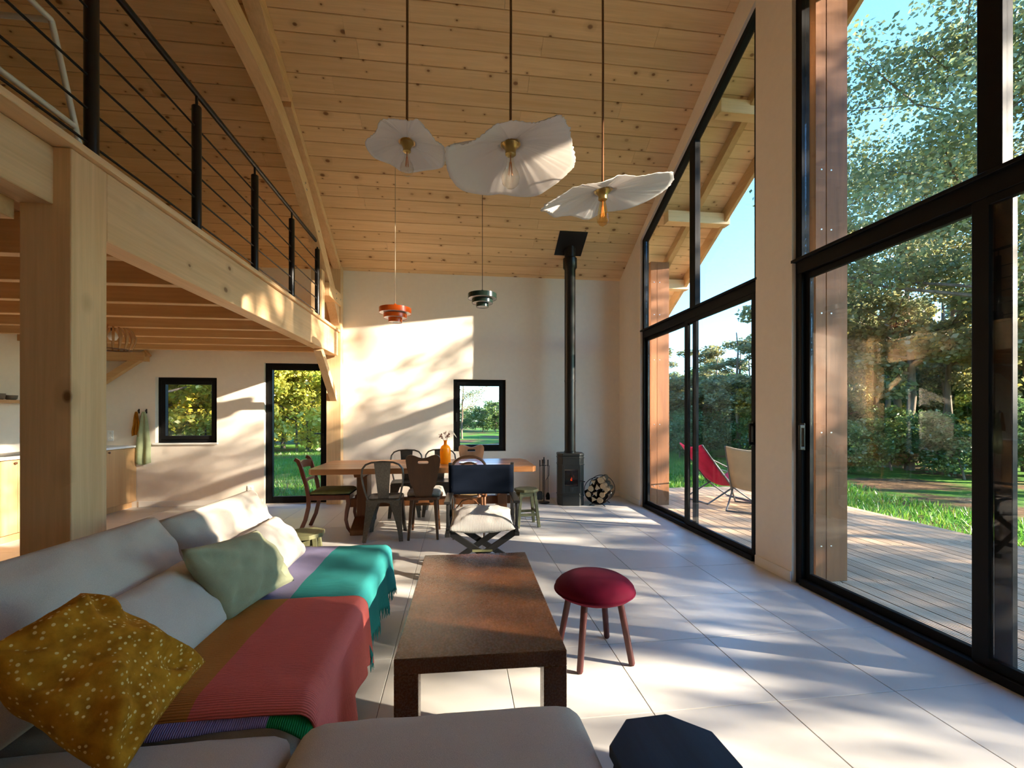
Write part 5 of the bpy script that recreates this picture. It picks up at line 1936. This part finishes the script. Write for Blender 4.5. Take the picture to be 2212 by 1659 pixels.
petal_lamp('small white paper petal pendant hanging lowest on the far side of the big one', (-0.256, 2.30, 2.715), RIM_SMALL, 3, 0.82, M['bulb'], 0.02)['label'] = 'small white paper petal pendant, smallest of the three petal lamps'
petal_lamp('largest white paper petal pendant hanging above the coffee table', (0.266, 2.20, 2.685), RIM_BIG, 5, 1.12, M['bulb'], 0.03)
petal_lamp('tilted white paper petal pendant with long amber bulb near the glazing', (0.78, 2.30, 2.535), RIM_THIN, 8, 0.98, M['bulb_amber'], 0.0, True)


def tier_lamp(label, c, mat, cord_mat, R, name='tier_pendant'):
    t = thing(name, label, 'pendant lamp', c)
    k = R / 0.19
    inner = M['lamp_inner']
    for (r, z0, z1) in ((0.19, 0.0, 0.062), (0.138, -0.058, -0.008), (0.082, -0.108, -0.052)):
        o = MB().lathe([(r * k - 0.004, z0 * k), (r * k, z0 * k), (r * k, z1 * k), (r * k * 0.72, (z1 + 0.014) * k), (0.03, (z1 + 0.022) * k), (0.03, (z1 + 0.018) * k), (r * k * 0.71, (z1 + 0.010) * k), (r * k - 0.004, (z1 - 0.004) * k)], 40, closed=True).build('tier', mat, t, smooth=35)
        MB().lathe([(r * k - 0.0045, (z0 + .004) * k), (r * k - 0.005, (z1 - 0.006) * k), (r * k * 0.70, (z1 + 0.006) * k), (0.03, (z1 + 0.014) * k)], 40).build('reflector', inner, t, smooth=60)
    MB().lathe([(0.028, 0.07 * k), (0.024, 0.10 * k), (0.012, 0.118 * k), (0, 0.12 * k)], 20).build('cap', mat, t, smooth=60)
    MB().tube([(0, 0, -0.06 * k), (0, 0, 0.1 * k)], 0.028, 14).build('stem', mat, t, smooth=60)
    MB().lathe([(0.0, -0.112 * k), (0.03 * k, -0.105 * k), (0.04 * k, -0.08 * k), (0.03 * k, -0.055 * k), (0.0, -0.05 * k)], 18).build('bulb', M['ceramic'], t, smooth=180)
    MB().tube([(0, 0, 0.118 * k), (0, 0, zc(c[1]) - c[2] - 0.004)], 0.0035, 6).build('cord', cord_mat, t)
    return t


M['lamp_inner'] = plain('white_enamel', (0.78, 0.74, 0.70), 0.35, 0.5)
M['orange_enamel'] = plain('orange_lacquer', (0.62, 0.095, 0.010), 0.18, 0.5)
M['green_enamel'] = plain('dark_green_lacquer', (0.012, 0.024, 0.018), 0.16, 0.5)
M['cord_grey'] = plain('beige_flex', (0.45, 0.36, 0.26), 0.7, 0.2)
tier_lamp('glossy orange three-tier pendant over the dining table', (-0.745, 5.45, 2.575), M['orange_enamel'], M['cord_grey'], 0.19)
tier_lamp('glossy dark green three-tier pendant over the dining table', (0.307, 5.45, 2.785), M['green_enamel'], M['black_metal'], 0.178)

# kitchen pendant of wooden ribs
kp = thing('rib_pendant', 'wooden rib pendant lamp hanging under the mezzanine in the kitchen', 'pendant lamp', (-3.52, 5.0, 2.02))
M['rib_wood'] = wood('plywood_rib', (0.50, 0.28, 0.13), (0.38, 0.19, 0.08), 'Z', 1.0, rough=0.5)
for k in range(20):
    a = 2 * PI * k / 20
    c, s = math.cos(a), math.sin(a)
    pts = [(r * c, r * s, z) for r, z in ((0.035, 0.265), (0.10, 0.245), (0.16, 0.20), (0.188, 0.13), (0.18, 0.07), (0.15, 0.0))]
    MB().ribbon(pts, 0.022, 0.005, (-s, c, 0), ws=[(0.008, 0.004), (0.014, 0.004), (0.02, 0.004), (0.024, 0.004), (0.02, 0.004), (0.01, 0.004)]).build('rib', M['rib_wood'], kp, smooth=60)
for r, z in ((0.15, 0.0), (0.12, 0.0), (0.035, 0.265)):
    MB().tube([(r * math.cos(a * PI / 16), r * math.sin(a * PI / 16), z) for a in range(32)], 0.004, 6, closed=True).build('ring', M['dark_wood'], kp)
MB().lathe([(0, 0.19), (0.018, 0.195), (0.02, 0.27), (0.01, 0.28), (0, 0.28)], 14).build('socket', M['black_metal'], kp, smooth=40)
MB().lathe([(0, 0.09), (0.03, 0.10), (0.045, 0.13), (0.035, 0.165), (0.015, 0.195)], 18).build('bulb', M['ceramic'], kp, smooth=180)
MB().tube([(0, 0, 0.27), (0, 0, 0.45)], 0.004, 6).build('cord', M['black_metal'], kp)

# ================================================================== KITCHEN
M['cab'] = wood('oak_veneer_front', (0.60, 0.36, 0.17), (0.50, 0.285, 0.125), 'Z', 0.7, rough=0.5, vary=0.06)
M['worktop'] = plain('white_worktop', (0.82, 0.80, 0.77), 0.35, 0.5)
edges = [7.048, 6.47, 5.89, 5.30, 4.71, 4.12]
what = ['in the corner under the hanging towels', 'second from the end wall, behind the square post', 'behind the square post, middle of the kitchen row', 'just before the square post on the far left', 'nearest the camera on the far left']
for k in range(5):
    y1, y0 = edges[k], edges[k + 1]
    cu = thing('kitchen_cabinet', f'oak fronted base cabinet {what[k]}', 'cabinet', (-4.948, (y0 + y1) / 2, 0), group='kitchen base cabinets')
    hw = (y1 - y0) / 2
    MB().lo((-0.30, -hw, 0.09), (0.278, hw, 0.878)).build('body', M['cab'], cu)
    MB().lo((-0.25, -hw, 0.0), (0.235, hw, 0.09)).build('plinth', M['cab'], cu)
    d = MB().lo((0.280, -hw + 0.0025, 0.095), (0.300, hw - 0.0025, 0.868)).build('door', M['cab'], cu, bevel=0.002, seg=1)
    MB().lathe([(0, 0), (0.006, 0), (0.005, 0.012), (0.013, 0.016), (0.014, 0.022), (0.01, 0.027), (0, 0.028)], 14, (0, 0, 0),
               Matrix.Translation((0.30, hw - 0.04 if k == 3 else -hw + 0.05, 0.838)) @ Matrix.Rotation(PI / 2, 4, 'Y')).build('knob', M['dark_wood'], d, smooth=50)
tag(MB().lo((XL, 4.12, 0.878), (-4.63, 7.05, 0.908)).build('worktop', M['worktop'], bevel=0.003), 'white kitchen worktop along the far left wall', 'worktop')
sh = tag(MB().lo((XL, 4.2, 1.485), (-5.0, 6.0, 1.52)).build('wall_shelf', M['cab'], bevel=0.003), 'long oak wall shelf above the kitchen worktop', 'shelf')
M['stone'] = plain('grey_brown_stoneware', (0.22, 0.17, 0.13), 0.6, 0.3, nscale=40, namt=0.2)
M['smoke'] = glass_mat('clear_tumbler_glass', (0.9, 0.88, 0.86))
for k, (y, r, h_, mt, lb) in enumerate(((5.46, 0.055, 0.085, 'stone', 'tall brown stoneware bowl on the kitchen shelf'), (5.60, 0.062, 0.07, 'stone', 'middle brown stoneware bowl on the kitchen shelf'),
                                        (5.75, 0.055, 0.055, 'stone', 'lowest dark stoneware bowl on the kitchen shelf beside the post'))):
    o = tag(MB().lathe([(0, 0), (r * .6, 0), (r * .9, h_ * .3), (r, h_), (r * .94, h_), (r * .82, h_ * .3), (r * .5, 0.008), (0, 0.008)], 22).build('bowl', M[mt], smooth=50), lb, 'bowl', 'stoneware bowls on the kitchen shelf')
    o.location = (-5.11, y, 1.52)
hob = tag(MB().lo((-5.12, 5.25, 0.908), (-4.72, 5.85, 0.914)).build('hob', M['black_metal'], bevel=0.002, seg=1), 'flat black glass hob in the white worktop', 'hob')

# power points
def socket(name, label, c, n=1):
    t = thing(name, label, 'socket', c)
    for k in range(n):
        z = k * 0.072
        MB().lo((-0.04, -0.010, z - 0.04), (0.04, 0.0, z + 0.04)).build('plate', M['plaster_white'], t, bevel=0.004)
        MB().lathe([(0, 0.001), (0.018, 0.001), (0.020, 0.004), (0.024, 0.004), (0.024, 0), (0, 0)], 18, (0, 0, 0), Matrix.Translation((0, -0.010, z)) @ Matrix.Rotation(PI / 2, 4, 'X')).build('recess', M['skirting'], t, smooth=40)
    return t


socket('wall_socket', 'white square power socket low on the wall beside the garden door', (-3.09, YFAR, 0.245))
socket('wall_socket', 'white double power socket above the worktop beside the square post', (-4.99, YFAR, 1.01), 2)

# hooks and towels
def cloth(w_top, w_bot, h_, folds, depth, seed, n=26, m=24):
    vs, fs = [], []
    for j in range(m + 1):
        v = j / m
        w = w_top + (w_bot - w_top) * min(1, v * 1.5) ** 0.7
        for i in range(n + 1):
            u = i / n - 0.5
            x = u * w + 0.012 * vnoise(v * 3, seed)
            y = -0.018 - depth * (0.4 + 0.6 * v) * (0.5 + 0.5 * math.sin(folds * 2 * PI * (u + 0.07 * vnoise(v * 2, seed + u)) + seed))
            z = -h_ * v + 0.015 * math.sin(u * 5 + seed) * v
            vs.append((x, y, z))
    for j in range(m):
        for i in range(n):
            a = j * (n + 1) + i
            fs.append((a, a + n + 1, a + n + 2, a + 1))
    return MB().add(vs, fs)


for x, lb in ((-4.615, 'small black wall hook holding the orange cloth'), (-4.515, 'small black wall hook holding the green towel')):
    o = thing('wall_hook', lb, 'hook', (x, YFAR, 1.40), group='wall hooks beside the kitchen window')
    MB().lo((-0.008, -0.006, -0.03), (0.008, 0, 0.035)).build('plate', bm_, o)
    MB().tube([(0, -0.004, 0), (0, -0.022, -0.005), (0, -0.03, 0.02)], 0.004, 6).build('prong', bm_, o)
M['orange_towel'] = fabric('orange_cloth', (0.46, 0.17, 0.015), weave=400, wrinkle=14, amt=0.2)
M['green_towel'] = fabric('pale_green_towel', (0.42, 0.48, 0.28), weave=400, wrinkle=10, amt=0.15)
o = tag(cloth(0.03, 0.095, 0.35, 2.2, 0.03, 2.0).build('dish_cloth', M['orange_towel'], smooth=180, solid=0.004), 'small orange dish cloth hanging from a wall hook', 'cloth')
o.location = (-4.632, YFAR - 0.004, 1.395)
o = tag(cloth(0.04, 0.20, 0.76, 1.7, 0.03, 5.0).build('kitchen_towel', M['green_towel'], smooth=180, solid=0.004), 'long pale green towel hanging from a wall hook beside the window', 'towel')
o.location = (-4.535, YFAR - 0.012, 1.395)

# ================================================================== ON THE MEZZANINE
wf = thing('white_rack', 'white tubular rack standing on the mezzanine behind the railing', 'rack', (-2.5, 3.06, 2.63))
M['white_paint'] = plain('white_painted_metal', (0.72, 0.69, 0.64), 0.4, 0.5)
r = 0.017
for (x, y, s) in ((0, 0, 1), (-1.0, 0, 1), (0, -1.7, -1), (-1.0, -1.7, -1)):
    MB().tube([(x, y + s * 0.37, 0.0), (x, y, 1.17)], r, 8).build('upright', M['white_paint'], wf, smooth=50)
for x in (0, -1.0):
    for (z, e) in ((1.17, 0.0), (0.62, 0.175)):
        MB().tube([(x, e, z), (x, -1.7 - e, z)], r, 8).build('rail', M['white_paint'], wf, smooth=50)
for (y, s) in ((0, 1), (-1.7, -1)):
    for (z, e) in ((1.17, 0.0), (0.62, 0.175)):
        MB().tube([(0, y + s * e, z), (-1.0, y + s * e, z)], r, 8).build('rail', M['white_paint'], wf, smooth=50)
M['shell'] = plain('cream_driftwood', (0.50, 0.38, 0.24), 0.8, 0.2, nscale=30, namt=0.3)
sh = MB()
rs = random.Random(2)
sh.tube([(0, -0.14, 0.03), (0.01, -0.06, 0.045), (0, 0.02, 0.03), (0.01, 0.10, 0.05), (0, 0.15, 0.085)], [0.012, 0.03, 0.034, 0.028, 0.010], 8)
for k in range(5):
    sh.tube([(0, -0.12 + 0.045 * k, 0.045), (0.02 * rs.uniform(-1, 1), -0.13 + 0.045 * k, 0.085 + 0.01 * (k % 2))], [0.012, 0.003], 6)
o = tag(sh.build('driftwood', M['shell'], smooth=60), 'small cream piece of driftwood at the mezzanine edge', 'ornament')
o.location = (-1.93, 3.08, 2.628)
bg_ = thing('black_speaker', 'small black box on the mezzanine floor behind the far railing post', 'box', (-2.05, 5.35, 2.60))
MB().lo((-0.08, -0.1, 0.028), (0.08, 0.1, 0.20)).build('body', M['black_metal'], bg_, bevel=0.02, seg=3)
MB().lathe([(0, 0), (0.05, 0), (0.055, 0.004), (0.045, 0.006), (0, 0.003)], 18, (0, 0, 0), Matrix.Translation((0, -0.1, 0.11)) @ Matrix.Rotation(PI / 2, 4, 'X')).build('front_grille', M['cast_iron'], bg_, smooth=40)

# ================================================================== TERRACE CHAIRS
M['dark_tube'] = plain('dark_steel_tube', (0.05, 0.05, 0.055), 0.4, 0.5)


def lounger(label, mat, loc, rz, w=0.6, back=0.93, name='sling_lounger'):
    t = thing(name, label, 'lounge chair', loc, rz)
    prof = smooth_curve([(-0.52, back), (-0.36, back - 0.20), (-0.16, 0.50), (0.0, 0.33), (0.16, 0.30), (0.34, 0.36), (0.46, 0.42)], 4)
    vs, fs = [], []
    m = 8
    for (u, z) in prof:
        for j in range(m + 1):
            v = j / m - 0.5
            sag = 0.05 * (1 - 4 * v * v)
            vs.append((u - sag * 0.5, v * w, z - sag))
    for i in range(len(prof) - 1):
        for j in range(m):
            a = i * (m + 1) + j
            fs.append((a, a + 1, a + m + 2, a + m + 1))
    MB().add(vs, fs).build('sling', mat, t, smooth=180, solid=0.02)
    for s in (-1, 1):
        y = s * (w / 2 + 0.01)
        MB().tube([(u, y, z) for u, z in prof], 0.012, 8).build('side_tube', M['dark_tube'], t, smooth=60)
        MB().tube([(-0.30, y, back - 0.28), (0.02, y, 0.27), (0.42, y, 0.012)], 0.013, 8).build('leg', M['dark_tube'], t, smooth=60)
        MB().tube([(0.40, y, 0.39), (0.05, y * 0.97, 0.25), (-0.42, y, 0.012)], 0.013, 8).build('leg', M['dark_tube'], t, smooth=60)
        MB().tube([(-0.36, y, back - 0.22), (0.10, y * 1.05, 0.50), (0.42, y, 0.42)], 0.009, 8).build('arm', M['dark_tube'], t, smooth=60)
    MB().tube([(0.42, -w / 2, 0.012), (0.42, w / 2, 0.012)], 0.013, 8).build('foot_bar', M['dark_tube'], t)
    MB().tube([(-0.42, -w / 2, 0.012), (-0.42, w / 2, 0.012)], 0.013, 8).build('foot_bar', M['dark_tube'], t)
    return t


M['pink'] = fabric('magenta_sling', (0.50, 0.02, 0.085), weave=300, wrinkle=8, amt=0.2)
M['sand'] = fabric('sand_canvas', (0.50, 0.39, 0.25), weave=300, wrinkle=5, amt=0.1)
lounger('magenta pink sling lounger on the terrace', M['pink'], (4.25, 6.75, -0.05), 0.12, 0.55)
lounger('sand coloured canvas lounger on the terrace, seen from behind', M['sand'], (4.42, 6.0, -0.05), math.radians(48), 0.72, 0.95)
